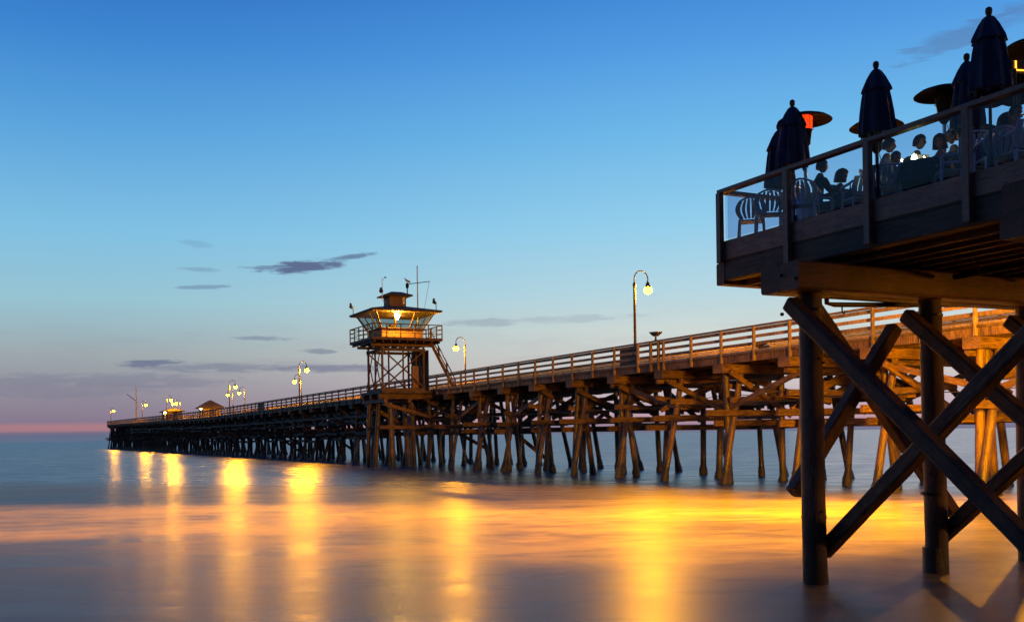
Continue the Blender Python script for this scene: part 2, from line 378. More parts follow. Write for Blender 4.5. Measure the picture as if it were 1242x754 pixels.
# ------------------------------------------------------------------ sea, wet sand
def water_mat():
    m = bpy.data.materials.new('sea_water'); m.use_nodes = True
    t = NT(m.node_tree); t.n.clear()
    geo = t.new('ShaderNodeNewGeometry').outputs['Position']
    sp = t.new('ShaderNodeSeparateXYZ'); t.l.new(geo, sp.inputs[0]); X, Y, Z = sp.outputs
    A = t.math('ADD', Y, t.math('MULTIPLY', X, 0.45))
    st = t.scale(geo, 0.09, 0.15, 0.1, R(-20)); st2 = t.scale(geo, 0.26, 0.55, 0.1, R(-16)); st3 = t.scale(geo, 0.9, 2.0, 0.1, R(-12))
    n1 = t.noise(st, 1.0, 5, 0.6, 0.6); n2 = t.noise(st2, 1.0, 5, 0.6, 0.8); n3 = t.noise(st3, 1.0, 5, 0.65, 0.5)
    n0 = t.noise(t.scale(geo, 0.055, 0.07, 0.1, R(-24)), 1.0, 3, 0.5, 0.8)
    A2 = t.math('ADD', A, t.math('MULTIPLY', t.math('SUBTRACT', n1, 0.5), 14.0))
    A3 = t.math('ADD', A, t.math('MULTIPLY', t.math('SUBTRACT', n0, 0.5), 22.0))
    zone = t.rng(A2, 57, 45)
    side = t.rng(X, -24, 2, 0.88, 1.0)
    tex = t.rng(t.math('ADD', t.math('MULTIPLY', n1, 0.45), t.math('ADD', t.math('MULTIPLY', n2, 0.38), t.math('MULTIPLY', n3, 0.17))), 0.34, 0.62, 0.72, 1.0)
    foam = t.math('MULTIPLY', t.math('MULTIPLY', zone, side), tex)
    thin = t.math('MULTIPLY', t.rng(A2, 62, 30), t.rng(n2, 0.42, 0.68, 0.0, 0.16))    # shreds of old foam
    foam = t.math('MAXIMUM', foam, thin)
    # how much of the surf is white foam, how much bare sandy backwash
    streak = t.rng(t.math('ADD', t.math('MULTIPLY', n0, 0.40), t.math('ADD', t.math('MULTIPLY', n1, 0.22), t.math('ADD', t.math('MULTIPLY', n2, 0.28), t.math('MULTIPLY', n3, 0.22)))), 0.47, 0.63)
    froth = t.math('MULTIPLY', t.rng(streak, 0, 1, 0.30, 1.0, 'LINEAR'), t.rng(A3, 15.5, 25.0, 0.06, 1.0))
    # open water
    wb = t.new('ShaderNodeBsdfPrincipled')
    deep = t.mix(t.rng(n1, 0.35, 0.65), s2l((34, 62, 92)), s2l((52, 84, 112)))
    t.l.new(deep, wb.inputs['Base Color'])
    t.l.new(t.rng(n2, 0.3, 0.7, 0.24, 0.34), wb.inputs['Roughness']); wb.inputs['IOR'].default_value = 1.33
    bp = t.new('ShaderNodeBump'); bp.inputs['Strength'].default_value = 0.55; bp.inputs['Distance'].default_value = 0.05
    swell = t.noise(t.scale(geo, 0.25, 1.3, 0.1, R(-6)), 1.0, 4, 0.6, 0.3)
    t.l.new(swell, bp.inputs['Height']); t.l.new(bp.outputs[0], wb.inputs['Normal'])
    fb = t.new('ShaderNodeBsdfPrincipled')
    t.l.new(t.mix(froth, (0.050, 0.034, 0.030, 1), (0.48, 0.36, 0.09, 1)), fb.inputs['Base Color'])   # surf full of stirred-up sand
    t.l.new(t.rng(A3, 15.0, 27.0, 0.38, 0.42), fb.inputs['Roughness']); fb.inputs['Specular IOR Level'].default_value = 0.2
    bp2 = t.new('ShaderNodeBump'); bp2.inputs['Strength'].default_value = 0.35; bp2.inputs['Distance'].default_value = 0.03
    t.l.new(t.math('ADD', n2, t.math('MULTIPLY', n3, 0.6)), bp2.inputs['Height']); t.l.new(bp2.outputs[0], fb.inputs['Normal'])
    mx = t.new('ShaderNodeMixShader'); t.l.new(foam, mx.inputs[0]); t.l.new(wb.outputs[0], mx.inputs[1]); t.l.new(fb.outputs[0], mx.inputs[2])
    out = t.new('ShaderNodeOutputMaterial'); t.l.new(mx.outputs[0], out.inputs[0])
    return m
M['sea_water'] = water_mat()
sea = MB()
xs = [-30000, -3000, -300, -60, 0, 60, 300, 3000, 30000]; ys = [-200, 0, 10, 40, 100, 400, 3000, 30000]
sea.add([(x, y, 0) for y in ys for x in xs], [(j * 9 + i, j * 9 + i + 1, (j + 1) * 9 + i + 1, (j + 1) * 9 + i) for j in range(7) for i in range(8)])
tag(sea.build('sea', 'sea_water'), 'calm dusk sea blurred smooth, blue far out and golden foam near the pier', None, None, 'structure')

def sand_mat():
    m = bpy.data.materials.new('wet_sand'); m.use_nodes = True
    t = NT(m.node_tree); b = t.n['Principled BSDF']
    geo = t.new('ShaderNodeNewGeometry').outputs['Position']
    n1 = t.noise(t.scale(geo, 0.2, 1.2, 0.1, R(-20)), 1.0, 5, 0.6, 0.5); n2 = t.noise(geo, 40, 3, 0.6)
    t.l.new(t.mix(t.rng(n1, 0.35, 0.65), (0.05, 0.036, 0.034, 1), (0.12, 0.085, 0.07, 1)), b.inputs['Base Color'])
    t.l.new(t.rng(n1, 0.3, 0.7, 0.18, 0.42), b.inputs['Roughness']); b.inputs['IOR'].default_value = 1.33
    bp = t.new('ShaderNodeBump'); bp.inputs['Strength'].default_value = 0.25; bp.inputs['Distance'].default_value = 0.01
    t.l.new(t.math('ADD', n2, n1), bp.inputs['Height']); t.l.new(bp.outputs[0], b.inputs['Normal'])
    return m
M['wet_sand'] = sand_mat()
bm_ = MB(); nx, ny = 40, 24; vs = []
for j in range(ny + 1):
    for i in range(nx + 1):
        x = -120 + 240 * i / nx; y = -60 + 90 * j / ny
        a = y + 0.45 * x
        z = (8.5 - a) * 0.022 + 0.03 * math.sin(x * .35) * math.cos(a * .3)
        vs.append((x, y, max(min(z, 2.0) , -1.0)))
bm_.add(vs, [(j * (nx + 1) + i, j * (nx + 1) + i + 1, (j + 1) * (nx + 1) + i + 1, (j + 1) * (nx + 1) + i) for j in range(ny) for i in range(nx)])
tag(bm_.build('beach', 'wet_sand', smooth=True), 'wet dark sand at the edge of the surf', None, None, 'structure')
# ------------------------------------------------------------------ the pier
CQ = 32.5; T0 = 12.0; TE = 372.0; WID = 7.5
pier = empty('pier', wp(CQ, T0, 0), PHI, 'long wooden pier on braced timber piles running out over the sea', 'pier')
def dz(t):                      # deck level along the pier: it climbs gently to its sea end
    tt = t_at(249, CQ)
    return 6.4 if t < tt else 6.4 + 1.55 * (t - tt) / (TE - tt)
def L(s_, t, z): return (s_, t - T0, z)
# deck: planks laid across, uneven ends at the edge
d_ = MB(); t = T0; wr = random.Random(3)
while t < TE:
    step = 0.30 if t < 110 else 2.0
    ov = wr.uniform(0.0, 0.035)
    z = dz(t + step / 2)
    d_.box(-0.12 - ov, WID + 0.12 + ov, t - T0, min(t + step - (0.012 if t < 110 else 0), TE) - T0, z - 0.09, z - wr.uniform(0, 0.006))
    t += step
d_.build('deck', 'deck_wood', pier)
def longrun(s_, zo, w_, h, name, m, t0=T0, t1=TE, up=(0, 0, 1), lab=None):
    b = MB(); t = t0
    while t < t1 - 0.01:
        t2 = min(t + 5.0, t1)
        j = wr.uniform(-.012, .012)
        b.beam(L(s_ + j, t, dz(t) + zo), L(s_ + j, t2, dz(t2) + zo), w_, h, ch=0.0)
        t = t2
    return b.build(name, m, pier, label=lab)
for s_ in (0.0, 1.5, 3.0, 4.5, 6.0, WID):
    longrun(s_, -0.26, 0.16, 0.32, 'stringer', 'pier_wood')
longrun(-0.02, 0.05, 0.16, 0.10, 'kerb_rail', 'rail_wood'); longrun(WID + .02, 0.05, 0.16, 0.10, 'kerb_rail', 'rail_wood')
for s_, sg in ((0.0, 1), (WID, -1)):
    longrun(s_, 1.25, 0.26, 0.07, 'top_rail', 'rail_wood')
    longrun(s_ + .03 * sg, 1.10, 0.05, 0.16, 'rail', 'rail_wood')
    longrun(s_ + .03 * sg, 0.76, 0.05, 0.15, 'rail', 'rail_wood')
    longrun(s_ + .03 * sg, 0.42, 0.05, 0.15, 'rail', 'rail_wood')
endr = MB()
for zo, h in ((1.25, .08), (1.05, .16), (.78, .15), (.42, .15)):
    endr.beam(L(0, TE, dz(TE) + zo), L(WID, TE, dz(TE) + zo), 0.06, h, ch=0)
endr.build('end_rail', 'rail_wood', pier)
# rail posts, bolted to the outer face
posts = []
t = 14.0
while t < TE + .1:
    posts.append((t, 0)); posts.append((t, 1)); t += 2.5
posts.sort(key=lambda p: p[0] - (0 if p[1] else 40))
rest = MB()
for i, (t, side) in enumerate(posts):
    s_ = -0.13 if side == 0 else WID + 0.13; t_ = min(t, TE)
    p0, p1 = L(s_, t_, dz(t_) - 0.40), L(s_, t_, dz(t_) + 1.21)
    if i < 100: beam_part('rail_post', p0, p1, 0.13, 0.13, 'rail_wood', pier, jit=.02, seg=2)
    else: rest.beam(p0, p1, 0.13, 0.13, ch=0)
rest.build('rail_post', 'rail_wood', pier, kind='stuff')

# bents
TB = 41.47
ks = [k for k in range(-5, 67) if TB + 5 * k < TE - 2] 
cnt = {'pile': 0, 'strut': 0, 'brace': 0, 'cap_beam': 0, 'footing': 0}
far = {k: MB() for k in cnt}
LIM = 100
order = sorted(ks)
br = random.Random(21)
def put_beam(name, p0, p1, w_, h, m='pier_wood'):
    cnt[name] += 1
    if cnt[name] <= LIM: return beam_part(name, p0, p1, w_, h, m, pier, jit=0.02)
    far[name].beam(p0, p1, w_, h, ch=0)
def put_log(p0, p1, r0, r1):
    cnt['pile'] += 1
    if cnt['pile'] <= LIM: return log_part('pile', p0, p1, r0, r1, 'pile_wood', pier, n=12)
    far['pile'].tube([p0, p1], [r0, r1], 7)
for k in order:
    t = TB + 5.0 * k; D = dz(t)
    j = lambda a: br.uniform(-a, a)
    # double cap on top of the piles
    put_beam('cap_beam', L(-0.45 + j(.08), t, D - .66), L(WID + .45 + j(.1), t, D - .66), 0.78, 0.44)
    if br.random() < .6: put_beam('strut', L(-0.2 + j(.2), t + .3, D - 1.02), L(br.choice((3.5, WID)) , t + .3, D - 1.02 + j(.05)), .22, .22)
    ends = [(0.87, -0.56), (0.3, 0.15), (0.75, 1.5), (3.7, 3.4), (6.3, 6.5), (6.8, 8.1)]
    for n_, (a, b) in enumerate(ends):
        if n_ == 2 and br.random() < .35: continue
        if n_ == 1 and br.random() < .25: continue
        dt = {0: -.25, 1: .2, 2: .45, 3: 0, 4: .15, 5: -.2}[n_]
        b += j(.28); a += j(.1)
        rr = br.uniform(.15, .185)
        tb_ = t + dt + j(.15)
        put_log(L(b, tb_, -1.2), L(a, t + dt * .6, D - .86), rr * 1.05, rr * .92)
        cnt['footing'] += 1
        pa_, pb_ = Vector(L(b, tb_, -1.2)), Vector(L(a, t + dt * .6, D - .86)); ax = lambda z: pa_.lerp(pb_, (z + 1.2) / (D + .34))
        fo = MB().tube([ax(-.6), ax(.0), ax(.3), ax(.5), ax(.72)], [rr * 1.2, rr * 1.42, rr * 1.36, rr * 1.15, rr * .96], 9, .13, br)
        if cnt['footing'] <= LIM: fo.build('mussel_crust', 'mussels', pier, smooth=True)
        else: far['footing'].add(fo.v, fo.f)
    # horizontal struts, doubled on both sides of the piles
    zl = 3.15 + j(.12)
    put_beam('strut', L(-1.1 + j(.5), t - .42, zl + .28), L(WID + .3 + j(.5), t - .42, zl + .28 + j(.08)), .16, .30)
    put_beam('strut', L(-0.5 + j(.6), t + .42, zl - .22), L(WID + .7 + j(.4), t + .42, zl - .22 + j(.08)), .16, .30)
    if br.random() < .55:
        put_beam('strut', L(-0.3 + j(.4), t - .40, 4.25 + j(.2)), L(br.choice((2.6, 4.2, WID)), t - .40, 4.25 + j(.25)), .16, .28)
    # diagonals
    far_x = t > 150
    for (a, za, b, zb, dt, pr) in ((-.1, D - .95, 3.9, 3.5, -.60, .6), (7.3, D - .95, 3.7, 3.6, -.60, .5), (3.6, D - 1.0, 6.6, 3.5, .58, .5), (3.9, D - 1.0, .2, 3.7, .58, .4),
                                   (0.2, 3.2, 3.6, 1.0, .55, .12), (2.6, 4.1, -.5, 4.35, .2, .35)):
        if br.random() < pr * (1.0 if not far_x else 1.0):
            put_beam('brace', L(a + j(.2), t + dt, za + j(.2)), L(b + j(.3), t + dt, zb + j(.3)), .13, .27)
    if t < 108:
        for _ in range(2 if t > 55 else 4):
            sa = br.uniform(0, 4); put_beam('strut', L(sa, t + .5, 4.5 + j(.7)), L(sa + br.uniform(1.8, 3.4), t + .5, 4.5 + j(.7)), .14, .26)
        if br.random() < .6: put_beam('strut', L(3.4, t, 3.0 + j(.2)), L(3.4, t + 5, 3.0 + j(.2)), .16, .28)
        if br.random() < .5: put_beam('strut', L(6.7, t, 4.2 + j(.2)), L(6.7, t + 5, 4.2 + j(.2)), .16, .28)
    # braces along the pier between bents
    for s_, pr in ((0.45, .5), (3.6, .45), (6.6, .5)):
        if br.random() < pr:
            if br.random() < .5: put_beam('brace', L(s_, t, D - 1.1), L(s_, t + 5, 3.9 + j(.3)), .12, .26)
            else: put_beam('brace', L(s_, t, 3.9 + j(.3)), L(s_, t + 5, D - 1.1), .12, .26)
    if 96 < t < 305:        # out here every bay is braced along the pier: the dense band under the deck
        for s_ in (0.6, 3.5, 6.6):
            put_beam('brace', L(s_, t, 3.5), L(s_, t + 5, D - 1.0), .12, .34)
            put_beam('strut', L(s_ + .15, t, D - 1.25), L(s_ + .15, t + 5, D - 1.25), .16, .34)
        put_beam('strut', L(.2, t, D - 1.7), L(.2, t + 5, D - 1.7 + j(.1)), .14, .26)
        for zz, s_ in ((2.95, .1), (2.35 + j(.3), .5), (2.7, 3.5), (3.3, 6.8)):
            if br.random() < .85: put_beam('strut', L(s_, t, zz + j(.15)), L(s_, t + 5, zz + j(.15)), .14, .30)
        put_beam('strut', L(.4, t, D - 2.3 + j(.2)), L(.4, t + 5, D - 2.3 + j(.3)), .14, .26)
for nm, b in far.items():
    if b.v: b.build({'footing': 'mussel_crust'}.get(nm, nm), 'mussels' if nm == 'footing' else 'pier_wood_far', pier, kind='stuff')
# service pipe and slack cables hung under the pier
pipe = MB(); cabl = MB(); cab2 = MB()
tt = 14.0
while tt < 150:
    pipe.tube([L(1.0, tt, dz(tt) - 1.28), L(1.0, tt + 5, dz(tt) - 1.28)], .07, 8)
    for (cb_, s_, z_, sag) in ((cabl, -.3, 4.05, .10), (cab2, 2.2, 4.6, .16)):
        cb_.tube([L(s_, tt + 5 * q / 6, z_ - sag * math.sin(math.pi * q / 6)) for q in range(7)], .02, 5)
    tt += 5
pipe.build('service_pipe', 'dark_metal', pier); cabl.build('cable', 'board_dark', pier); cab2.build('cable', 'board_dark', pier)
# dark boards fixed behind the rail and a railed gate bay
def rail_board(px0, px1, z0=.12, z1=1.2, s_=0.12, m='board_dark'):
    a, b = t_at(px0, CQ + s_), t_at(px1, CQ + s_)
    return MB().bbox(s_, s_ + .05, b - T0, a - T0, dz(a) + z0, dz(a) + z1).build('notice_board', m, pier)
rail_board(753, 776); rail_board(313, 321)

# ------------------------------------------------------------------ street lamps
def arc(side):
    """pole top to lamp: a half-circle crook reaching over the deck"""
    pts = []
    for i in range(17):
        a = math.pi * i / 16
        pts.append((0.47 - 0.47 * math.cos(a), 0, 5.03 + 0.50 * math.sin(a)))
    return [(p[0], p[1], p[2]) for p in pts]
def make_lamp():
    root = empty('street_lamp', (0, 0, 0))
    MB().lathe([(.16, 0), (.16, .06), (.11, .10), (.11, .5), (.085, .56)], 14).build('base', 'dark_metal', root, smooth=True)
    MB().tube([(0, 0, .5), (0, 0, 2.5), (0, 0, 4.68)], [.085, .08, .07], 12).build('pole', 'dark_metal', root, smooth=True)
    MB().lathe([(.07, 4.54), (.09, 4.58), (.09, 4.78), (.04, 4.86)], 12).build('collar', 'dark_metal', root, smooth=True)
    MB().tube([(0, 0, 4.8)] + arc(1) + [(0.80, 0, 4.72)], .036, 8).build('crook_arm', 'dark_metal', root, smooth=True)
    MB().lathe([(.035, 4.76), (.07, 4.74), (.09, 4.62), (.12, 4.55), (.19, 4.47), (.20, 4.44), (.17, 4.44), (.10, 4.50), (.04, 4.52)], 16, (.94, 0, .16)).build('lamp_shade', 'dark_metal', root, smooth=True)
    MB().ball((.94, 0, 4.44), .235, .235, .215, 16, 10).build('lamp_globe', 'globe', root, smooth=True)
    return root
lamp0 = make_lamp()
lamp_n = [0]
def lamp(q_s, t, label, flip=False, group='crook-necked lamps along the pier'):
    lamp_n[0] += 1
    o = lamp0 if lamp_n[0] == 1 else copy_tree(lamp0)
    o.location = wp(CQ + q_s, t, dz(t)); o.rotation_euler = (0, 0, PHI + (math.pi if flip else 0))
    tag(o, label, 'street lamp', group)
    return o
nearq, farq = .25, WID - .25
def tn(px): return t_at(px + 2, CQ + nearq)
def tf(px): return t_at(px + 1.5, CQ + farq)
lamp(nearq, tn(770), 'tall crook-necked pier lamp standing alone between the tower and the restaurant deck')
lamp(farq, tf(564), 'crook-necked pier lamp just shoreward of the lookout tower stairs, facing left', True)
lamp(nearq, tn(362), 'taller lamp of the pair seaward of the tower, lit head to the right')
lamp(farq, tf(364.5), 'lower lamp of the pair seaward of the tower, lit head to the left', True)
lamp(nearq, tn(277), 'tallest lamp of the far trio near the gabled pier house')
lamp(farq, tf(296), 'lamp of the far trio with its head facing left, nearest to the tower', True)
lamp(farq, tf(281.5), 'smallest and lowest lamp of the far trio by the gabled house', True)
lamp(nearq, tn(201), 'tallest lamp rising over the small yellow hut at the far pier')
lamp(farq, tf(213.5), 'middle lamp of the cluster above the yellow hut', True)
lamp(farq, tf(218), 'lamp of the cluster above the yellow hut, nearest to the gabled house', True)
lamp(nearq, tn(171), 'small far lamp beside the flagpole towards the pier end')
lamp(nearq, tn(133), 'last small lamp at the very tip of the pier')
# lamps the frame does not reach, on the stretch of pier to the right
lamp(nearq, 24.0, 'pier lamp beside the restaurant, hidden behind its deck')
lamp(farq, 14.5, 'shoreward pier lamp beyond the restaurant', True)

# ------------------------------------------------------------------ things on the pier rail
def viewer(px, h=.34, label=''):
    t = t_at(px, CQ)
    o = empty('coin_viewer', wp(CQ + .0, t, dz(t) + 1.285), PHI, label, 'viewer', 'dark viewers mounted on the pier rail')
    MB().lathe([(.10, 0), (.10, .03), (.05, .06), (.05, h - .12)], 12).build('stem', 'dark_metal', o, smooth=True)
    hd = MB(); a = h - .12
    hd.loft([[(-.10, -.12, a), (.10, -.12, a), (.10, .12, a), (-.10, .12, a)], [(-.16, -.34, a + .13), (.16, -.34, a + .13), (.16, .30, a + .15), (-.16, .30, a + .15)],
             [(-.17, -.40, a + .22), (.17, -.40, a + .22), (.17, .42, a + .26), (-.17, .42, a + .26)]])
    hd.build('head', 'dark_metal', o); MB().tube([(.07, -.38, a + .17), (.07, -.46, a + .17)], .05, 10).tube([(-.07, -.38, a + .17), (-.07, -.46, a + .17)], .05, 10).build('eyepiece', 'dark_metal', o, smooth=True)
    return o
viewer(797, .36, 'dark wedge-headed viewer on the pier rail above three close posts')
v2 = viewer(922, .22, 'small low viewer behind the rail left of the restaurant pile')
v2.location = wp(CQ + WID - .3, t_at(922, CQ + WID - .3), 6.4 + 1.0)
for dx in (-.45, .30):
    t = t_at(797, CQ) + dx
    beam_part('rail_post', L(-.14, t, 5.98), L(-.14, t, 7.6), .15, .12, 'rail_wood', pier)

# flagpole with yard near the sea end
t = t_at(166, CQ + 1.0)
fp = empty('flagpole', wp(CQ + 1.0, t, dz(t)), PHI, 'bare flagpole with slanting yard near the end of the pier', 'flagpole')
MB().tube([(0, 0, 0), (0, 0, 4.0), (0, 0, 10.2)], [.30, .24, .08], 8).build('mast', 'pale_metal', fp, smooth=True)
MB().tube([(-2.4, 0, 7.9), (0, 0, 6.0)], .09, 6).build('yard', 'dark_metal', fp, smooth=True)

# small house with hipped roof on the deck
def far_house(name, px, s0, s1, ln, wallh, roofh, label, wall, over=.6, lit=True):
    t = t_at(px, CQ + (s0 + s1) / 2)
    o = empty(name, wp(CQ + (s0 + s1) / 2, t, dz(t)), PHI, label, 'pier house')
    a, b = (s1 - s0) / 2, ln / 2
    wb = MB(); wb.bbox(-a, a, -b, b, 0, wallh, .02)
    wb.build('wall', wall, o)
    rf = MB(); A, B = a + over, b + over
    rf.loft([[(-A, -B, wallh - .1), (A, -B, wallh - .1), (A, B, wallh - .1), (-A, B, wallh - .1)], [(-A, -B, wallh + .08), (A, -B, wallh + .08), (A, B, wallh + .08), (-A, B, wallh + .08)],
             [(-.12, -b * .35, wallh + roofh), (.12, -b * .35, wallh + roofh), (.12, b * .35, wallh + roofh), (-.12, b * .35, wallh + roofh)]])
    rf.build('roof', 'shingle', o)
    for y in (-b * .5, b * .5):
        f = MB().bbox(-a - .05, -a + .01, y - .45, y + .45, 1.0, 2.0).build('window', 'dark_metal', o)
        MB().bbox(-a - .062, -a - .052, y - .38, y + .38, 1.07, 1.93).build('pane', 'window_glass', f)
    dr = MB().bbox(-.45, .45, -b - .05, -b + .01, 0, 2.05).build('door', 'dark_wood', o)
    MB().ball((.33, -b - .08, 1.0), .04).build('handle', 'steel', dr)
    if lit:
        MB().ball((-a - .18, -b * .2, wallh - .25), .10).build('wall_light', 'wall_bulb', o)
    return o
far_house('pier_house', 255, 3.6, 7.0, 5.5, 2.3, 1.5, 'small brown house with dark hipped roof standing on the far pier deck', 'stone_wall')
h2 = far_house('pier_hut', 209, .5, 3.6, 9.0, 2.1, .8, 'low yellow-lit hut at the rail under a cluster of lamps', 'cream_wall', .5)

# ------------------------------------------------------------------ lookout tower
TS0, TS1, TT0, TT1 = -4.2, -0.55, 80.8, 84.35
tw = empty('lookout_tower', wp(CQ + (TS0 + TS1) / 2, (TT0 + TT1) / 2, 6.4), PHI, 'brown wooden lookout tower with glazed cabin and balcony on cross-braced legs', 'tower')
hx, hy = (TS1 - TS0) / 2, (TT1 - TT0) / 2
ox, oy = (TS0 + TS1) / 2, (TT0 + TT1) / 2
Z = lambda z: z - 6.4
# platform it stands on, outboard of the pier (part of the pier)
pl = MB(); pl.bbox(TS0 - .35, -.15, TT0 - .9 - T0, TT1 + 1.0 - T0, 6.16, 6.385)
pl.build('platform', 'deck_wood', pier)
for t in (TT0 - .3, (TT0 + TT1) / 2, TT1 + .3):
    beam_part('platform_beam', L(TS0 - .5, t, 5.92), L(WID * .4, t, 5.92), .34, .44, 'pier_wood', pier)
for s_ in (TS0 - .1, TS0 + 2.0):
    beam_part('platform_beam', L(s_, TT0 - 1.0, 5.55), L(s_, TT1 + 1.1, 5.55), .30, .30, 'pier_wood', pier)
for s_, t, b in ((-3.6, TT0 - .1, .1), (-4.1, TT1 + .2, -.2), (-1.6, TT0 + .2, .2), (-2.2, TT1, .2), (-3.9, TT0 + 1.9, -.5), (-.7, TT1 + .8, .3)):
    log_part('pile', L(s_ + b, t, -1.2), L(s_, t, 5.4), .2, .18, 'pile_wood', pier)
beam_part('brace', L(-4.2, TT0 - .4, 5.3), L(3.2, TT0 - .4, 3.3), .14, .30, 'pier_wood', pier)
beam_part('brace', L(-3.9, TT1 + .5, 5.2), L(1.0, TT1 + .5, 2.6), .14, .30, 'pier_wood', pier)
beam_part('strut', L(-4.6, TT0 - .3, 3.4), L(1, TT0 - .3, 3.3), .16, .30, 'pier_wood', pier)
# legs
legs = [(-hx, -hy), (hx, -hy), (-hx, hy), (hx, hy), (0, -hy), (0, hy), (-hx, 0), (hx, 0)]
for x, y in legs:
    beam_part('leg', (x, y, 0), (x, y, Z(10.25)), .16 if x and y else .12, .16 if x and y else .12, 'tower_wood', tw)
def xb(p, q, w_=.11): beam_part('brace', p, q, .06, w_, 'tower_wood', tw, jit=0)
H0, H1 = .12, Z(9.75)
for sx in (-1, 1):
    for (ya, yb) in ((-hy, 0), (0, hy)):
        xb((sx * (hx + .11), ya, H0 + .1), (sx * (hx + .11), yb, H1)); xb((sx * (hx + .18), yb, H0 + .1), (sx * (hx + .18), ya, H1))
for sy in (-1, 1):
    xb((-hx, sy * (hy + .12), H0 + .1), (hx, sy * (hy + .12), H1), .12); xb((hx, sy * (hy + .19), H0 + .1), (-hx, sy * (hy + .19), H1), .12)
    for z in (.10, Z(9.8)):
        beam_part('girt', (-hx - .15, sy * (hy + .04), z), (hx + .15, sy * (hy + .04), z), .1, .24, 'tower_wood', tw)
for sx in (-1, 1):
    for z in (.10, Z(9.8)):
        beam_part('girt', (sx * (hx + .03), -hy + .12, z), (sx * (hx + .03), hy - .12, z), .1, .2, 'tower_wood', tw)
# balcony
OV = 1.25; BX, BY = hx + OV, hy + OV
bz0, bz1 = Z(10.5), Z(10.72)
MB().bbox(-BX, BX, -BY, BY, bz0, bz1, .02).build('balcony_floor', 'tower_wood', tw)
jb = MB()
for i in range(9):
    x = -BX + .25 + (2 * BX - .5) * i / 8
    jb.beam((x, -BY + .1, bz0 - .10), (x, BY - .1, bz0 - .10), .09, .19, ch=0)
jb.build('floor_joists', 'tower_wood', tw)
for sy in (-1, 1): beam_part('bearer', (-BX + .3, sy * hy, bz0 - .32), (BX - .3, sy * hy, bz0 - .32), .2, .22, 'tower_wood', tw)
for (a, b) in (((-BX, -BY), (BX, -BY)), ((BX, -BY), (BX, BY)), ((BX, BY), (-BX, BY)), ((-BX, BY), (-BX, -BY))):
    rb = MB(); a3 = Vector((*a, 0)) * .985; b3 = Vector((*b, 0)) * .985
    for z in (1.08, .72, .36): rb.beam(a3 + Vector((0, 0, bz1 + z)), b3 + Vector((0, 0, bz1 + z)), .06, .08 if z > 1 else .05, ch=0)
    rb.build('balcony_rail', 'dark_wood', tw)
    for i in range(5):
        p = a3.lerp(b3, i / 5); MB().beam(p + Vector((0, 0, bz1)), p + Vector((0, 0, bz1 + 1.1)), .08, .08, ch=0).build('balcony_post', 'dark_wood', tw)
# cabin: boarded wall, then windows leaning outwards
cx, cy = hx + .02, hy + .02; zs = Z(11.6); ze = Z(12.95); OUT = .75
for (a, b, nm) in (((-cx, -cy), (cx, -cy), 0), ((cx, -cy), (cx, cy), 1), ((cx, cy), (-cx, cy), 2), ((-cx, cy), (-cx, -cy), 3)):
    A_ = Vector((*a, 0)); B_ = Vector((*b, 0)); n_ = (B_ - A_).normalized().cross(Vector((0, 0, 1)))
    wl = MB(); k = 12
    for i in range(k):
        p = A_.lerp(B_, (i + .02) / k); q = A_.lerp(B_, (i + .98) / k); off = n_ * -.05
        wl.beam((p + q) / 2 + off + Vector((0, 0, bz1)), (p + q) / 2 + off + Vector((0, 0, zs - .06)), (q - p).length if abs(n_.y) > .5 else .06, .06 if abs(n_.y) > .5 else (q - p).length, up=(0, 1, 0), ch=.004)
    wl.build('cabin_wall', 'tower_panel', tw)
    sill = MB().beam(A_ + n_ * .03 + Vector((0, 0, zs - .02)), B_ + n_ * .03 + Vector((0, 0, zs - .02)), .16, .08, ch=0); sill.build('window_sill', 'tower_wood', tw)
    At = Vector((a[0] * (cx + OUT) / cx, a[1] * (cy + OUT) / cy, ze)); Bt = Vector((b[0] * (cx + OUT) / cx, b[1] * (cy + OUT) / cy, ze))
    Ab = A_ + Vector((0, 0, zs)); Bb = B_ + Vector((0, 0, zs))
    fr = MB()
    for i in range(4):
        p = Ab.lerp(Bb, i / 3 if i < 3 else .985) if i else Ab; q = At.lerp(Bt, i / 3 if i < 3 else .985) if i else At
        fr.beam(p, q, .10, .10, ch=0)
    wf = fr.build('window_frame', 'tower_wood', tw)
    for i in range(3):
        p0, p1 = Ab.lerp(Bb, i / 3 + .02), Ab.lerp(Bb, (i + 1) / 3 - .02); q0, q1 = At.lerp(Bt, i / 3 + .02), At.lerp(Bt, (i + 1) / 3 - .02)
        nn = n_ * .012
        MB().loft([[p0 - nn, p1 - nn, q1 - nn, q0 - nn], [p0 + nn, p1 + nn, q1 + nn, q0 + nn]]).build('pane', 'window_glass', wf)
EX, EY = hx + 1.25, hy + 1.25
rf = MB(); z0 = Z(12.92)
rf.loft([[(-EX, -EY, z0), (EX, -EY, z0), (EX, EY, z0), (-EX, EY, z0)], [(-EX, -EY, z0 + .14), (EX, -EY, z0 + .14), (EX, EY, z0 + .14), (-EX, EY, z0 + .14)],
         [(-.8, -.8, Z(13.55)), (.8, -.8, Z(13.55)), (.8, .8, Z(13.55)), (-.8, .8, Z(13.55))]])
rf.build('roof', 'roof_felt', tw)
MB().bbox(-EX + .08, EX - .08, -EY + .08, EY - .08, z0 - .05, z0 - .004, .004).build('soffit', 'tower_panel', tw)
MB().bbox(-.74, .74, -.74, .74, Z(13.5), Z(14.42), .02).build('cupola', 'tower_wood', tw)
cw = MB().bbox(.35, .66, -.78, -.735, Z(13.7), Z(14.35)).build('cupola_window', 'tower_wood', tw)
MB().bbox(.40, .61, -.79, -.782, Z(13.75), Z(14.30), .001).build('pane', 'pale_metal', cw)
cr = MB(); c_ = 1.2
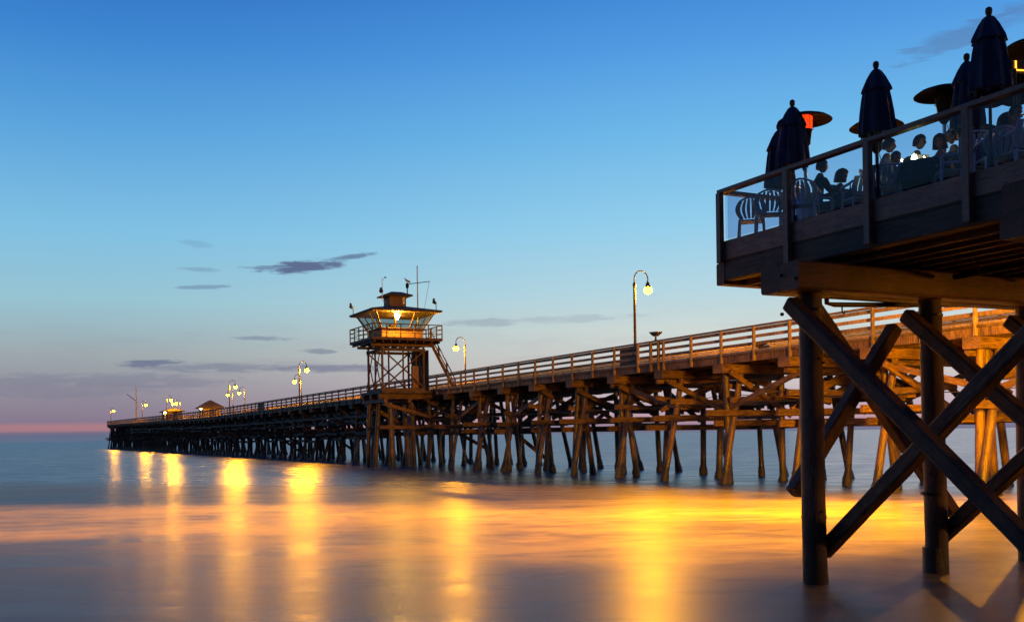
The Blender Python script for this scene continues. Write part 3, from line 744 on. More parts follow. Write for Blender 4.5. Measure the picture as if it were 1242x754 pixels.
cr.loft([[(-c_, -c_, Z(14.40)), (c_, -c_, Z(14.40)), (c_, c_, Z(14.40)), (-c_, c_, Z(14.40))], [(-c_, -c_, Z(14.50)), (c_, -c_, Z(14.50)), (c_, c_, Z(14.50)), (-c_, c_, Z(14.50))],
         [(-.45, -.45, Z(14.80)), (.45, -.45, Z(14.80)), (.45, .45, Z(14.80)), (-.45, .45, Z(14.80))]])
cr.build('cupola_roof', 'roof_felt', tw)
# inside: counter, back wall shelf, ceiling lamp
MB().bbox(-cx + .2, cx - .2, cy - .6, cy - .2, bz1, bz1 + 1.0).build('counter', 'tower_wood', tw)
MB().bbox(-.5, .1, -.2, .25, bz1 + .0, bz1 + 1.35).build('desk', 'dark_wood', tw)
MB().ball((.3, .2, ze - .35), .08).build('ceiling_light', 'wall_bulb', tw)
# flood lamp at the glazed corner
fl = MB(); fl.tube([(-.72, -cy - .70, ze - .05), (-.72, -cy - .72, ze - .25)], .03, 8); fl.lathe([(.05, .12), (.17, .02), (.17, 0)], 12, (-.72, -cy - .72, ze - .36)); f_ = fl.build('flood_lamp', 'dark_metal', tw)
MB().ball((-.72, -cy - .72, ze - .42), .20).build('bulb', 'tower_bulb', f_, smooth=True)
# stairs on the shore-and-far side, down to the deck
st = MB()
s0 = Vector((hx + .75, -hy + .2, bz0)); s1 = Vector((hx + 2.55, -hy - .7, .0))
side = Vector((-.45, -.9, 0)).normalized() * .45
for q in (-1, 1): st.beam(s0 + side * q, s1 + side * q, .07, .24, ch=0)
st.build('stair_stringers', 'tower_wood', tw)
tr = MB()
for i in range(1, 15):
    p = s0.lerp(s1, i / 15); tr.beam(p - side, p + side, .24, .04, ch=0)
tr.build('stair_treads', 'tower_wood', tw)
for q in (-1, 1):
    hr = MB()
    for hgt in (1.0, .5): hr.beam(s0 + side * q + Vector((0, 0, hgt)), s1 + side * q + Vector((0, 0, hgt)), .06, .07, ch=0)
    for i in (0, .33, .66, 1): p = s0.lerp(s1, i) + side * q; hr.beam(p, p + Vector((0, 0, 1.0)), .07, .07, ch=0)
    hr.build('handrail', 'tower_wood', tw)
# utility cabinet and screened side under the tower
MB().bbox(hx - .95, hx - .4, -hy + .15, -hy + .5, .25, 2.1).build('cabinet', 'tower_panel', tw)
MB().bbox(hx + .25, hx + .31, -hy - .4, hy, 0, 3.4).build('side_screen', 'dark_wood', tw)
# mast, yard, stay
ms = MB().tube([(2.3, .6, Z(10.7)), (2.3, .6, Z(17.3))], [.07, .045], 8).build('mast', 'pale_metal', tw, smooth=True)
gp = MB().tube([(.95, -.5, Z(14.45)), (.95, -.5, Z(15.45))], .05, 8).build('lantern_post', 'dark_metal', tw, smooth=True)
MB().tube([(1.0, -.45, Z(15.5)), (3.2, 0, Z(15.9))], .035, 6).build('yard', 'dark_metal', tw, smooth=True)
MB().tube([(3.15, 0, Z(15.88)), (2.6, .1, Z(13.05))], .014, 5).build('stay', 'dark_metal', tw, smooth=True)
MB().lathe([(.04, 15.1), (.13, 15.2), (.15, 15.4), (.12, 15.55), (.04, 15.6)], 10, (.95, -.5, -6.4)).build('lantern', 'hood_metal', gp, smooth=True)
# siren and anemometer on a bent pipe at the cupola
sp = MB().tube([(-.74, -.3, Z(13.9)), (-1.15, -.5, Z(13.9)), (-1.3, -.55, Z(14.1)), (-1.3, -.55, Z(15.7)), (-1.2, -.55, Z(15.85)), (-1.05, -.5, Z(15.92))], .028, 6).build('instrument_pipe', 'pale_metal', tw, smooth=True)
MB().lathe([(.04, 14.6), (.15, 14.68), (.19, 14.78), (.13, 14.9), (.13, 15.02), (.04, 15.08)], 10, (-1.42, -.6, -6.4)).build('siren', 'board_dark', sp, smooth=True)
MB().ball((-1.0, -.5, Z(15.95)), .09, .09, .06).build('wind_sensor', 'dark_metal', sp)
def horn(x, y, zz, nm='loudspeaker'):
    o = MB().tube([(x, y, zz), (x, y, zz + .75)], .03, 6).build('speaker_post', 'dark_metal', tw, smooth=True)
    MB().tube([(x + .02, y, zz + .6), (x - .14, y - .1, zz + .62), (x - .28, y - .2, zz + .72)], [.07, .10, .16], 10).build(nm, 'dark_metal', o, smooth=True)
    MB().bbox(x - .33, x - .20, y - .25, y - .05, zz + .62, zz + 1.0).build('baffle', 'board_dark', o)
horn(-EX + .2, EY - .5, z0 + .12); horn(EX - .35, -EY + .5, z0 + .15)

# gull on the lantern
g = empty('gull', wp(CQ + ox + .95, oy - .5, 15.6), PHI + R(200), 'gull perched on the lantern post of the tower roof', 'bird')
gb = MB(); gb.tube([(-.34, 0, .02), (-.2, 0, .10), (0, 0, .16), (.14, 0, .22), (.20, 0, .30), (.235, 0, .345), (.27, 0, .35)], [.012, .055, .095, .08, .05, .05, .03], 10)
gb.build('body', 'gull_white', g, smooth=True)
for sgn in (-1, 1):
    MB().tube([(.10, .08 * sgn, .19), (-.10, .09 * sgn, .15), (-.36, .04 * sgn, .06)], [.03, .05, .01], 6).build('wing', 'gull_grey', g, smooth=True)
    MB().tube([(0, .03 * sgn, .1), (0, .03 * sgn, .0)], .008, 5).build('leg', 'beak', g)
MB().tube([(.26, 0, .35), (.34, 0, .335)], [.018, .004], 6).build('beak', 'beak', g)
# ------------------------------------------------------------------ restaurant deck on piles
RQ, RT = 12.6, 15.98
DZ = 6.27
rd = empty('restaurant_deck', wp(RQ, RT, 0), PHI, 'near restaurant terrace with glass railing raised on heavy cross-braced piles', 'terrace')
def rl(x, y, z): return (x, y, z)
YN = -15.5; XW = 12.0
d_ = MB(); y = YN
while y < 0:
    d_.box(.0, XW, y, min(y + .138, 0), DZ - .05, DZ - rnd.uniform(0, .004)); y += .145
d_.build('deck_boards', 'deck_wood', rd)
# joists under the boards, running out to sea
x = .42
while x < XW - .2:
    beam_part('joist', (x, YN, 5.81), (x, -.12, 5.81), .075, .78, 'old_wood', rd, seg=4, jit=.02); x += .46
# outer stringer and end beam, one step proud below
beam_part('outer_stringer', (.06, YN, 5.69), (.06, .12, 5.69), .26, .38, 'dark_wood', rd, seg=10)
beam_part('end_beam', (-.08, .06, 5.64), (XW, .06, 5.64), .24, .42, 'old_wood', rd, seg=10)
beam_part('ledger', (-.02, YN, 5.90), (-.02, 0, 5.90), .10, .06, 'dark_wood', rd, seg=2, jit=0)
beam_part('fascia_board', (-.055, YN, 6.08), (-.055, .0, 6.08), .05, .36, 'fascia_wood', rd, seg=1, jit=0)
beam_part('fascia_board', (-.05, .035, 6.08), (XW, .035, 6.08), .05, .36, 'fascia_wood', rd, seg=1, jit=0)
# railing
RZ = DZ + .95
beam_part('handrail', (-.06, YN, RZ), (-.06, .06, RZ), .16, .075, 'brown_paint', rd, seg=1, jit=0)
beam_part('handrail', (.04, .0, RZ - .005), (XW, .0, RZ - .005), .14, .07, 'brown_paint', rd, seg=1, jit=0)
ypost = [-.02 - 1.887 * i for i in range(9)]
for i, y in enumerate(ypost):
    beam_part('railing_post', (-.135, y, 5.56 if i else 5.84), (-.135, y, RZ - .04), .10, .13, 'brown_paint', rd, seg=1, jit=0)
for i in range(6):
    xx = 1.9 + 1.9 * i
    beam_part('railing_post', (xx, .085, 5.8), (xx, .085, RZ - .04), .10, .10, 'brown_paint', rd, seg=1, jit=0)
for i in range(8):
    ya, yb = ypost[i] - .07, ypost[i + 1] + .07
    MB().box(-.062, -.052, yb, ya, DZ + .02, RZ - .05).build('glass_pane', 'deck_glass', rd)
for i in range(6):
    xa = .02 + 1.9 * i; MB().box(xa + .06, xa + 1.82, .0, .01, DZ + .02, RZ - .05).build('glass_pane', 'deck_glass', rd)
# bents
BXS = [-.18, 2.54, 5.30, 8.05, 10.8]
BYS = [-2.50, -7.22, -11.6]
for j_, by in enumerate(BYS):
    for off in (-.235, .235):
        beam_part('cap_beam', (-.85, by + off, 5.165 if j_ == 0 else 5.22), (XW, by + off, 5.165 if j_ == 0 else 5.22), .46, .47 if j_ == 0 else .36, 'old_wood', rd, seg=14, jit=.01)
        if j_: beam_part('bolster', (-.80, by + off, 5.59), (-.10, by + off, 5.59), .44, .37, 'old_wood', rd, seg=2, jit=.01)
    for i, bx in enumerate(BXS):
        yy = by - (.12 if i == 1 else 0)
        log_part('pile', (bx + (.03 if i != 1 else .12), yy, -1.5), (bx, yy, 4.95), .205, .195, 'old_wood', rd, n=20, jit=.02, seg=24)
        cb = MB().tube([(bx + .03, yy, -.5), (bx + .03, yy, .05), (bx + .02, yy, .45)], [.206, .214, .203], 16, .02, rnd)
        cb.build('mussel_crust', 'mussels', rd, smooth=True)
for j_, by in enumerate(BYS):
    for i, bx in enumerate(BXS[:3]):
        yy = by - (.12 if i == 1 else 0)
        for z, h in ((4.62, .05), (1.1 + .3 * i, .05)):
            MB().lathe([(.204, z), (.214, z + .004), (.214, z + h), (.204, z + h + .004)], 20, (bx + .01, yy, 0)).build('iron_strap', 'dark_metal', rd, smooth=True)
        for k in range(4):
            z = rnd.uniform(.9, 4.4); a = rnd.uniform(-2.6, -.4)
            MB().tube([(bx + .17 * math.cos(a), yy + .17 * math.sin(a), z), (bx + .25 * math.cos(a), yy + .25 * math.sin(a), z)], .018, 6).build('bolt', 'dark_metal', rd)
R0 = .152
def lbr(p0, p1, r=R0):
    Ln = (Vector(p1) - Vector(p0)).length; w_ = r * 1.7
    return MB().beam((0, 0, 0), (0, 0, Ln), w_, w_ * .98, up=(0, 1, 0), ch=w_ * .13, seg=14, jit=.022, rng=rnd).build('brace', 'brace_wood', rd, loc=Vector(p0), rotm=frame(p0, p1), smooth=False)
for j_ in (0, 1):
    y0, y1 = BYS[j_], BYS[j_ + 1]
    for i, bx in enumerate(BXS[:4]):
        lbr((bx - .34, y0 + (.10 if i == 0 else .10), 4.76 if i == 0 else 4.66), (bx - .34, y1 - .2, .62))       # seaward top, landward foot
        lbr((bx + .30, y0 + .1, .50), (bx + .30, y1 - .1, 4.6), .15)
y0 = BYS[0]
lbr((-.05, y0 + .36, 5.05), (3.6, y0 + .36, 1.0))
lbr((2.50, y0 + .68, 4.5), (.0, y0 + .68, 1.50))
for by in BYS[1:]:
    lbr((-.12, by + .36, 4.9), (2.95, by + .36, .95)); lbr((2.38, by - .36, 4.6), (-.52, by - .36, 1.45))
for a, b in ((8.05, 10.8),):
    lbr((a, y0 + .36, 4.9), (b + .3, y0 + .36, .95)); lbr((b, y0 - .36, 4.6), (a - .3, y0 - .36, 1.45))
# bolt heads, waste pipes and hanging hooks under the deck
for (x, y, z) in ((-.52, -2.2, 4.6), (-.52, -4.4, 2.9), (-.86, -2.55, 5.2), (-.86, -2.9, 5.1)):
    MB().tube([(x, y, z), (x - .04, y, z)], .03, 8).build('bolt', 'dark_metal', rd)
MB().tube([(.6, -2.05, 5.20), (.62, -2.05, 4.86), (.8, -2.05, 4.84), (5.2, -2.05, 5.02), (11, -2.0, 5.1)], .045, 10).build('waste_pipe', 'dark_metal', rd, smooth=True)
MB().tube([(2.4, -15, 5.30), (2.4, -8, 5.28), (2.5, -3.2, 5.26)], .05, 10).build('waste_pipe', 'hood_metal', rd, smooth=True)
MB().tube([(4.6, -15, 5.34), (4.6, -3.2, 5.30)], .035, 10).build('waste_pipe', 'steel', rd, smooth=True)
for (x, y) in ((.98, -2.05), (2.0, -4.1), (2.9, -4.6)):
    hk = MB().tube([(x, y, 5.5 if y < -3 else 4.84), (x, y, 4.72 if y > -3 else 5.2), (x + .04, y, 4.68 if y > -3 else 5.15), (x + .07, y, 4.74 if y > -3 else 5.2)], .014, 6).build('hook', 'dark_metal', rd)

# sodium flood light at the terrace corner, plus ones added to light surf and joists
def flood(q, t, z, tgt, power, label, ang=100):
    o = empty('flood_light', wp(q, t, z), 0, label, 'flood light', 'sodium flood lights of the restaurant')
    d = (Vector(tgt) - Vector(o.location)).normalized(); rm = frame((0, 0, 0), d)
    MB().lathe([(.08, -.18), (.12, -.10), (.24, .06), (.25, .07), (.22, .05), (.10, -.08), (.02, -.09)], 16).build('housing', 'dark_metal', o, rotm=rm, smooth=True)
    MB().beam((0, 0, .02), (0, 0, .5), .06, .06, ch=0).build('bracket', 'dark_metal', o)
    MB().ball((0, 0, -.01), .07).build('bulb', 'wall_bulb', o, rotm=rm, smooth=True)
    ld = bpy.data.lights.new('flood_lamp', 'SPOT'); ld.energy = power; ld.color = SODIUM; ld.spot_size = R(ang); ld.spot_blend = .6; ld.shadow_soft_size = 1.5
    lo = bpy.data.objects.new('flood_lamp', ld); col.objects.link(lo); lo.parent = o
    lo.location = d * .12; lo.rotation_euler = d.to_track_quat('-Z', 'Y').to_euler()
    return o
FLOODS = [
    (24.6, 16.5, 5.2, wp(34, 33, 4.2), 34000, 'flood light on the terrace corner, aimed along the pier', 84),
    (32.6, 23.6, 10.4, Vector((4.4, 28.2, 0)), 86000, 'added surf flood light on the pier lamp pole, aimed towards the terrace piles', 48),
    (32.6, 23.8, 10.6, Vector((5.0, 33.0, 0)), 42000, 'added surf flood light on the pier lamp pole, aimed seaward', 62),
    (32.6, 23.7, 10.8, Vector((-16, 34.0, 0)), 230000, 'added surf flood light on the pier lamp pole, aimed far out to the left', 28),
    (25.4, 3.5, 4.9, wp(14, 13, 4.4), 7000, 'added flood light under the terrace, aimed at its joists', 150),
]
for a in FLOODS: flood(*a)
beam_part('outer_stringer', (XW, YN, 5.65), (XW, .12, 5.65), .24, .44, 'old_wood', rd, seg=8)

# ------------------------------------------------------------------ terrace furniture
def on(px, Y, z=0.0, top=1.1):
    e_ = 1250 * (DZ + top - CAMH) / Y          # the small roll of the camera shifts high things sideways
    return at(px + 0.0148 * e_, Y, DZ + z)
# closed parasols
def fold(nf, amp, ph=0):
    return lambda a, z: 1 + amp * math.sin(nf * a + ph) + amp * .45 * math.sin((nf * 2 + 1) * a + 1.3 + z * 3)
def parasol(px, Y, H, label, wid=1.0, rz=0.0, tilt=0.0):
    o = empty('closed_parasol', on(px, Y, top=1.9), rz, label, 'parasol', 'closed navy parasols on the terrace')
    MB().tube([(0, 0, .04), (0, 0, H - .12)], .024, 10).build('pole', 'dark_wood', o, smooth=True)
    MB().lathe([(.30, 0), (.30, .05), (.24, .09), (.06, .12), (.05, .32), (.03, .34)], 24).build('base', 'dark_metal', o, smooth=True)
    zb = H - 1.22
    cv = MB(); w_ = wid
    cv.lathe([(.10 * w_, zb + .10), (.18 * w_, zb - .02), (.262 * w_, zb + .0), (.262 * w_, zb + .08), (.235 * w_, zb + .36), (.205 * w_, zb + .6), (.175 * w_, zb + .78), (.10 * w_, zb + .98), (.05, zb + 1.06)], 64, fn=fold(8, .10, rz))
    for i in range(8):        # drooping rib tips of the folded cloth
        a = 2 * math.pi * i / 8 + .2; r_ = .235 * w_
        q = rnd.uniform(.03, .10)
        cv.loft([[(r_ * math.cos(a - .28), r_ * math.sin(a - .28), zb + .10), (r_ * math.cos(a + .28), r_ * math.sin(a + .28), zb + .10), (r_ * .8 * math.cos(a), r_ * .8 * math.sin(a), zb + .10)],
                 [(r_ * 1.06 * math.cos(a - .05), r_ * 1.06 * math.sin(a - .05), zb - q), (r_ * 1.06 * math.cos(a + .05), r_ * 1.06 * math.sin(a + .05), zb - q), (r_ * .95 * math.cos(a), r_ * .95 * math.sin(a), zb - q)]])
    cv.build('canopy', 'navy_cloth', o, smooth=True)
    MB().lathe([(.185 * w_, H - .52), (.222 * w_, H - .50), (.21 * w_, H - .45), (.135 * w_, H - .27), (.08 * w_, H - .17), (.045, H - .13)], 64, fn=fold(8, .085, rz + 1)).build('vent_flap', 'navy_cloth', o, smooth=True)
    MB().lathe([(.045, H - .15), (.03, H - .12), (.044, H - .10), (.052, H - .05), (.044, H - .01), (.012, H + .01)], 14).build('finial', 'dark_wood', o, smooth=True)
    MB().lathe([(.215 * w_, zb + .44), (.222 * w_, zb + .46), (.218 * w_, zb + .50), (.205 * w_, zb + .51)], 40, fn=fold(8, .05, rz)).build('strap', 'dark_cloth', o, smooth=True)
    return o
# nail heads and weathered seams along the fascia
nb = MB()
for i in range(38):
    y = -.25 - i * .4
    for z in (5.99, 6.17): nb.tube([(-.079, y, z), (-.086, y, z)], .011, 6)
nb.build('nail_heads', 'dark_metal', rd)
parasol(945, 20.15, 2.32, 'closed parasol lowest and furthest left on the terrace', 1.05, .3)
parasol(961.5, 19.2, 2.48, 'closed parasol just in front of the glowing heater', 1.1, 1.1)
parasol(1063, 17.2, 2.46, 'closed parasol in front of an unlit heater, midway along the terrace', 1.05, 2.0)
parasol(1173, 16.9, 2.46, 'narrower closed parasol beside the tallest one', 1.0, .7)
parasol(1200, 15.15, 2.50, 'tallest and largest closed parasol on the terrace', 1.08, 1.6)

# patio heaters
def heater(px, Y, label, H=2.32, lit=False, rz=0.0):
    o = empty('patio_heater', on(px, Y, top=2.2), rz, label, 'patio heater', 'mushroom patio heaters on the terrace')
    MB().lathe([(.24, 0), (.25, .03), (.24, .07), (.20, .09), (.20, .72), (.16, .78), (.05, .82)], 28).build('tank_housing', 'steel', o, smooth=True)
    MB().tube([(0, 0, .8), (0, 0, H - .62)], .034, 12).build('pole', 'steel', o, smooth=True)
    MB().lathe([(.035, H - .68), (.10, H - .60), (.11, H - .50), (.13, H - .36), (.145, H - .33), (.12, H - .33)], 20).build('burner_cup', 'hood_metal', o, smooth=True)
    bm2 = MB(); bm2.lathe([(.12, H - .33), (.135, H - .31), (.145, H - .09), (.12, H - .07)], 28)
    bm2.build('emitter_screen', 'heater_glow' if lit else 'hood_metal', o, smooth=True, label='glowing orange-red emitter' if lit else None)
    cg = MB()
    for i in range(10):
        a = 2 * math.pi * i / 10; c, s = math.cos(a), math.sin(a)
        cg.tube([(c * .155, s * .155, H - .33), (c * .16, s * .16, H - .08)], .005, 5)
    cg.build('guard', 'dark_metal', o)
    MB().lathe([(.02, H), (.10, H - .005), (.26, H - .045), (.42, H - .10), (.50, H - .155), (.505, H - .165), (.49, H - .163), (.40, H - .115), (.25, H - .062), (.02, H - .03)], 44).build('hood', 'hood_metal', o, smooth=True)
    MB().tube([(.05, 0, H - .68), (.09, .02, H - .8), (.05, .02, H - .95)], .008, 6).build('gas_hose', 'dark_metal', o, smooth=True)
    return o
heater(976, 19.45, 'lit patio heater with glowing orange-red emitter', lit=True)
heater(1063, 19.9, 'unlit patio heater whose hood shows on both sides of a closed parasol')
heater(1145, 18.1, 'unlit patio heater with its broad hood clear against the sky, left of two parasols', H=2.34)
heater(1257, 16.0, 'highest patio heater hood, cut by the right edge of the view', H=2.36)
heater(1180, 20.4, 'low distant patio heater hood seen through the glass behind a parasol', H=2.32)
tl = on(976, 19.45, 2.1)
# open parasol with red scalloped valance
o = empty('open_parasol', on(1236, 17.6), .2, 'open dark parasol with red scalloped edge at the right side', 'parasol')
MB().tube([(0, 0, .04), (0, 0, 2.62)], .024, 10).build('pole', 'dark_wood', o, smooth=True)
MB().lathe([(.30, 0), (.30, .05), (.06, .12), (.05, .3)], 24).build('base', 'dark_metal', o, smooth=True)
MB().lathe([(.03, 2.64), (.5, 2.50), (1.05, 2.26), (1.06, 2.24), (.5, 2.47), (.03, 2.60)], 8).build('canopy', 'dark_cloth', o)
vl = MB(); n_ = 64
rings = []
for zz in (0, 1):
    rings.append([(1.055 * math.cos(2 * math.pi * i / n_) * (math.cos(math.pi / 8) / math.cos(((2 * math.pi * i / n_) % (math.pi / 4)) - math.pi / 8)), 1.055 * math.sin(2 * math.pi * i / n_) * (math.cos(math.pi / 8) / math.cos(((2 * math.pi * i / n_) % (math.pi / 4)) - math.pi / 8)),
                   2.25 if zz == 0 else 2.13 - .05 * abs(math.sin(i * math.pi / 4))) for i in range(n_)])
vl.loft(rings, caps=False); vl.build('valance', 'red_cloth', o)
ribs = MB()
for i in range(8):
    a = 2 * math.pi * i / 8; ribs.tube([(0, 0, 2.56), (1.02 * math.cos(a), 1.02 * math.sin(a), 2.235)], .008, 5)
ribs.build('ribs', 'dark_wood', o)
# pole with a small square of orange tube light
o = empty('tube_light', on(1232, 16.6), .15, 'thin pole topped by a small square of glowing orange tube', 'light')
MB().tube([(0, 0, 0), (0, 0, 2.10)], .025, 8).build('pole', 'dark_metal', o, smooth=True)
MB().lathe([(.18, 0), (.18, .03), (.03, .05)], 16).build('base', 'dark_metal', o, smooth=True)
MB().bbox(-.02, .34, .02, .05, 2.04, 2.40, .005).build('backing_plate', 'dark_metal', o)
MB().tube([(.02, 0, 2.08), (.02, 0, 2.34), (.04, 0, 2.36), (.30, 0, 2.36), (.32, 0, 2.34), (.32, 0, 2.08), (.02, 0, 2.08)], .014, 8).build('tube', 'neon', o, smooth=True)

# white plastic chairs
def chair(px, Y, face, label, kind='high', m='white_plastic'):
    """local +X is the way the sitter faces"""
    o = empty('plastic_chair', on(px, Y), face, label, 'chair', 'white moulded plastic chairs on the terrace')
    H = {'high': .90, 'fan': .80, 'low': .74}[kind]
    MB().loft([[(-.21, -.22, .40), (.23, -.24, .42), (.23, .24, .42), (-.21, .22, .40)], [(-.21, -.23, .43), (.25, -.25, .445), (.25, .25, .445), (-.21, .23, .43)]]).build('seat', m, o)
    for sx in (-1, 1):
        for sy in (-1, 1):
            MB().beam((.24 * sx - (.03 if sx < 0 else 0), .25 * sy, 0), (.21 * sx, .22 * sy, .42 if sx < 0 else .62), .05, .045, up=(0, 1, 0), ch=.008).build('leg', m, o)
    for sy in (-1, 1):
        MB().tube([(.24, .245 * sy, .60), (.20, .27 * sy, .645), (.0, .28 * sy, .66), (-.16, .27 * sy, .665), (-.235, .235 * sy, .70)], [.022, .026, .026, .024, .02], 8).build('armrest', m, o, smooth=True)
    bk = MB(); zt = H
    def bp(u, v):       # u across -1..1, v up 0..1, leaning back
        wv = .20 + .06 * math.sin(math.pi * min(v, .75)) if kind != 'fan' else .15 + .13 * math.sin(math.pi * min(v * .9 + .05, 1))
        return Vector((-.21 - .13 * v - .03 * (1 - u * u), u * wv, .42 + (zt - .42) * v))
    th = Vector((.018, 0, 0))
    nS = 6
    for i in range(nS):
        u0 = -1 + 2 * (i + .16) / nS; u1 = -1 + 2 * (i + .84) / nS
        rings = []
        for k in range(7):
            v = .06 + k / 6 * (.88 if kind == 'low' else .92 - .16 * (abs(u0 + u1) / 2) ** 2)
            a, b = bp(u0, v), bp(u1, v); rings.append([a - th, b - th, b + th, a + th])
        bk.loft(rings)
    outline = [bp(-1, v / 10) for v in range(0, 10)]
    if kind == 'low': outline += [bp(-1, 1), bp(0, 1.02), bp(1, 1)]
    else: outline += [bp(-.82, .97), bp(-.5, 1.03), bp(0, 1.06), bp(.5, 1.03), bp(.82, .97)]
    outline += [bp(1, v / 10) for v in range(9, -1, -1)]
    bk.tube(outline, .019, 8)
    bk.build('backrest', m, o, smooth=False)
    return o
chair(911, 20.15, R(75), 'fan-backed plastic chair in the far corner of the terrace, furthest left', 'fan')
chair(932, 19.55, R(80), 'fan-backed plastic chair just right of the corner chair', 'fan')
chair(974, 18.75, R(65), 'plastic chair turned away beside the second railing post', 'fan')
chair(990, 19.5, R(5), 'plastic chair under the man seen in profile', 'high')
chair(1015, 20.4, R(-85), 'plastic chair under the diner with blurred round hair', 'high')
chair(1043, 18.35, R(95), 'empty low-backed chair left of the third railing post', 'low')
chair(1073, 17.55, R(75), 'empty pale chair right of the third railing post', 'low')
chair(1104, 18.2, R(-75), 'plastic chair under the diner leaning over the lantern', 'high')
chair(1083, 19.1, R(-70), 'plastic chair under the smallest diner', 'high')
chair(1141, 18.05, R(-120), 'plastic chair under the far diner at the candle table', 'high')
chair(1155, 16.55, R(170), 'empty white chair seen from the side with long sloping arm', 'high')
chair(1187, 16.3, R(60), 'empty slat-backed chair right of the fourth railing post', 'high')
chair(1208, 15.75, R(85), 'empty round-backed chair at the right table', 'fan')
chair(1229, 16.45, R(-80), 'plastic chair under the rightmost diner', 'high')
chair(1070, 18.2, R(-20), 'plastic chair under the half-hidden diner at the third post', 'high')
chair(1162, 17.75, R(-150), 'plastic chair under the diner turned left at the lit table', 'high')
chair(1212, 16.9, R(-40), 'plastic chair under the long-haired diner', 'high')
chair(1236, 15.45, R(100), 'empty chair nearest the right edge of the view', 'high')

# tables
def table(px, Y, label, r=.42):
    o = empty('cafe_table', on(px, Y), .3, label, 'table', 'round tables on the terrace')
    MB().lathe([(.02, .72), (r - .01, .72), (r, .73), (r, .745), (r - .01, .75), (.02, .75)], 32).build('tabletop', 'dark_wood', o, smooth=True)
    MB().lathe([(.25, 0), (.25, .03), (.05, .06), (.035, .1), (.035, .66), (.10, .72)], 20).build('pedestal', 'dark_metal', o, smooth=True)
    cl = MB(); n_ = 48
    cl.lathe([(.02, .758), (r + .005, .757), (r + .02, .74), (r + .03, .60), (r + .05, .42)], n_, fn=lambda a, z: 1 + (.05 * math.sin(9 * a) if z < .7 else 0), caps=False)
    c2 = cl.build('tablecloth', 'dark_cloth', None, smooth=True)
    c2.location = o.location; c2.rotation_euler = (0, 0, .3)
    return o, c2
T1 = (1035, 19.55); T2 = (1121, 17.25); T3 = (1226, 15.9)
for (px, Y), lab, lc in ((T1, 'round table with glasses between the profiled man and the third post', 'dark cloth on the table between the profiled man and the third post'),
                     (T2, 'round table lit by a bright lantern and candles', 'dark cloth on the table with the bright lantern'),
                     (T3, 'round table near the right edge of the view', 'dark cloth on the rightmost table')):
    _, c2 = table(px, Y, lab); tag(c2, lc, 'tablecloth', 'dark tablecloths')
def tumbler(x, y, label, r=.035, h=.11, fill=None):
    o = MB().lathe([(r * .8, 0), (r, h), (r * .93, h), (r * .74, .01), (.003, .012)], 14).build('drinking_glass', 'jar_glass', None, smooth=True)
    o.location = (x, y, DZ + .76); tag(o, label, 'glass', 'drinking glasses on the terrace tables'); return o
def bottle(x, y, label):
    o = MB().lathe([(.03, 0), (.034, .02), (.034, .14), (.014, .19), (.013, .24), (.017, .245), (.017, .255)], 14).build('bottle', 'board_dark', None, smooth=True)
    o.location = (x, y, DZ + .76); tag(o, label, 'bottle'); return o
c = at(*T1)
tumbler(c.x - .1, c.y - .1, 'drinking glass on the left table, left of the bottle'); tumbler(c.x + .12, c.y + .05, 'drinking glass on the left table, nearest the third post')
tumbler(c.x + .02, c.y - .2, 'drinking glass on the left table, nearest the railing'); bottle(c.x + .05, c.y + .12, 'dark bottle standing on the left table')
c = at(*T2)
def candle(x, y, label, tall=.10, glow='flame', r=.035, cat='candle'):
    o = empty('candle_jar' if cat == 'candle' else 'table_lantern', (x, y, DZ + .76), 0, label, cat)
    MB().lathe([(r * .8, 0), (r, tall), (r * .93, tall), (r * .75, .01), (.003, .012)], 14).build('jar', 'jar_glass', o, smooth=True)
    MB().lathe([(.02, .014), (.02, .04), (.004, .045)], 10).build('wax', 'white_plastic', o, smooth=True)
    MB().lathe([(.004, .045), (.013, .06), (.010, .075), (.001, .095)] if glow == 'flame' else [(.004, .02), (.040, .04), (.046, .08), (.036, .13), (.004, .15)], 12).build('flame', glow, o, smooth=True)
    return o
candle(c.x - .12, c.y - .05, 'brightest pale green-white table lantern, in front of the leaning diner', .16, 'lantern_glow', .05, 'lantern')
candle(c.x + .02, c.y - .12, 'small bright candle jar just right of the lantern')
candle(c.x + .26, c.y + .05, 'orange candle jar by the far diner')
candle(c.x - .30, c.y + .02, 'candle jar at the left rim of the lit table', .08)
tumbler(c.x + .12, c.y - .02, 'drinking glass between the candles on the lit table')
o = MB().loft([[(-.10, -.01, 0), (.10, -.01, 0), (.10, .03, 0), (-.10, .03, 0)], [(-.10, .05, .2), (.10, .05, .2), (.10, .06, .2), (-.10, .06, .2)]]).build('menu_card', 'white_plastic')
o.location = (c.x + .12, c.y + .12, DZ + .76); tag(o, 'pale menu card standing on the lit table', 'menu')
c = at(*T1)
o = MB().loft([[(-.08, -.01, 0), (.08, -.01, 0), (.08, .03, 0), (-.08, .03, 0)], [(-.08, .05, .22), (.08, .05, .22), (.08, .06, .22), (-.08, .06, .22)]]).build('menu_card', 'shirt_grey')
o.location = (c.x - .30, c.y - .05, DZ + .76); o.rotation_euler = (0, 0, .3); tag(o, 'grey menu card in front of the man in profile', 'menu')
c = at(*T3)
candle(c.x - .12, c.y - .1, 'candle jar on the rightmost table'); tumbler(c.x + .1, c.y - .12, 'drinking glass on the rightmost table')

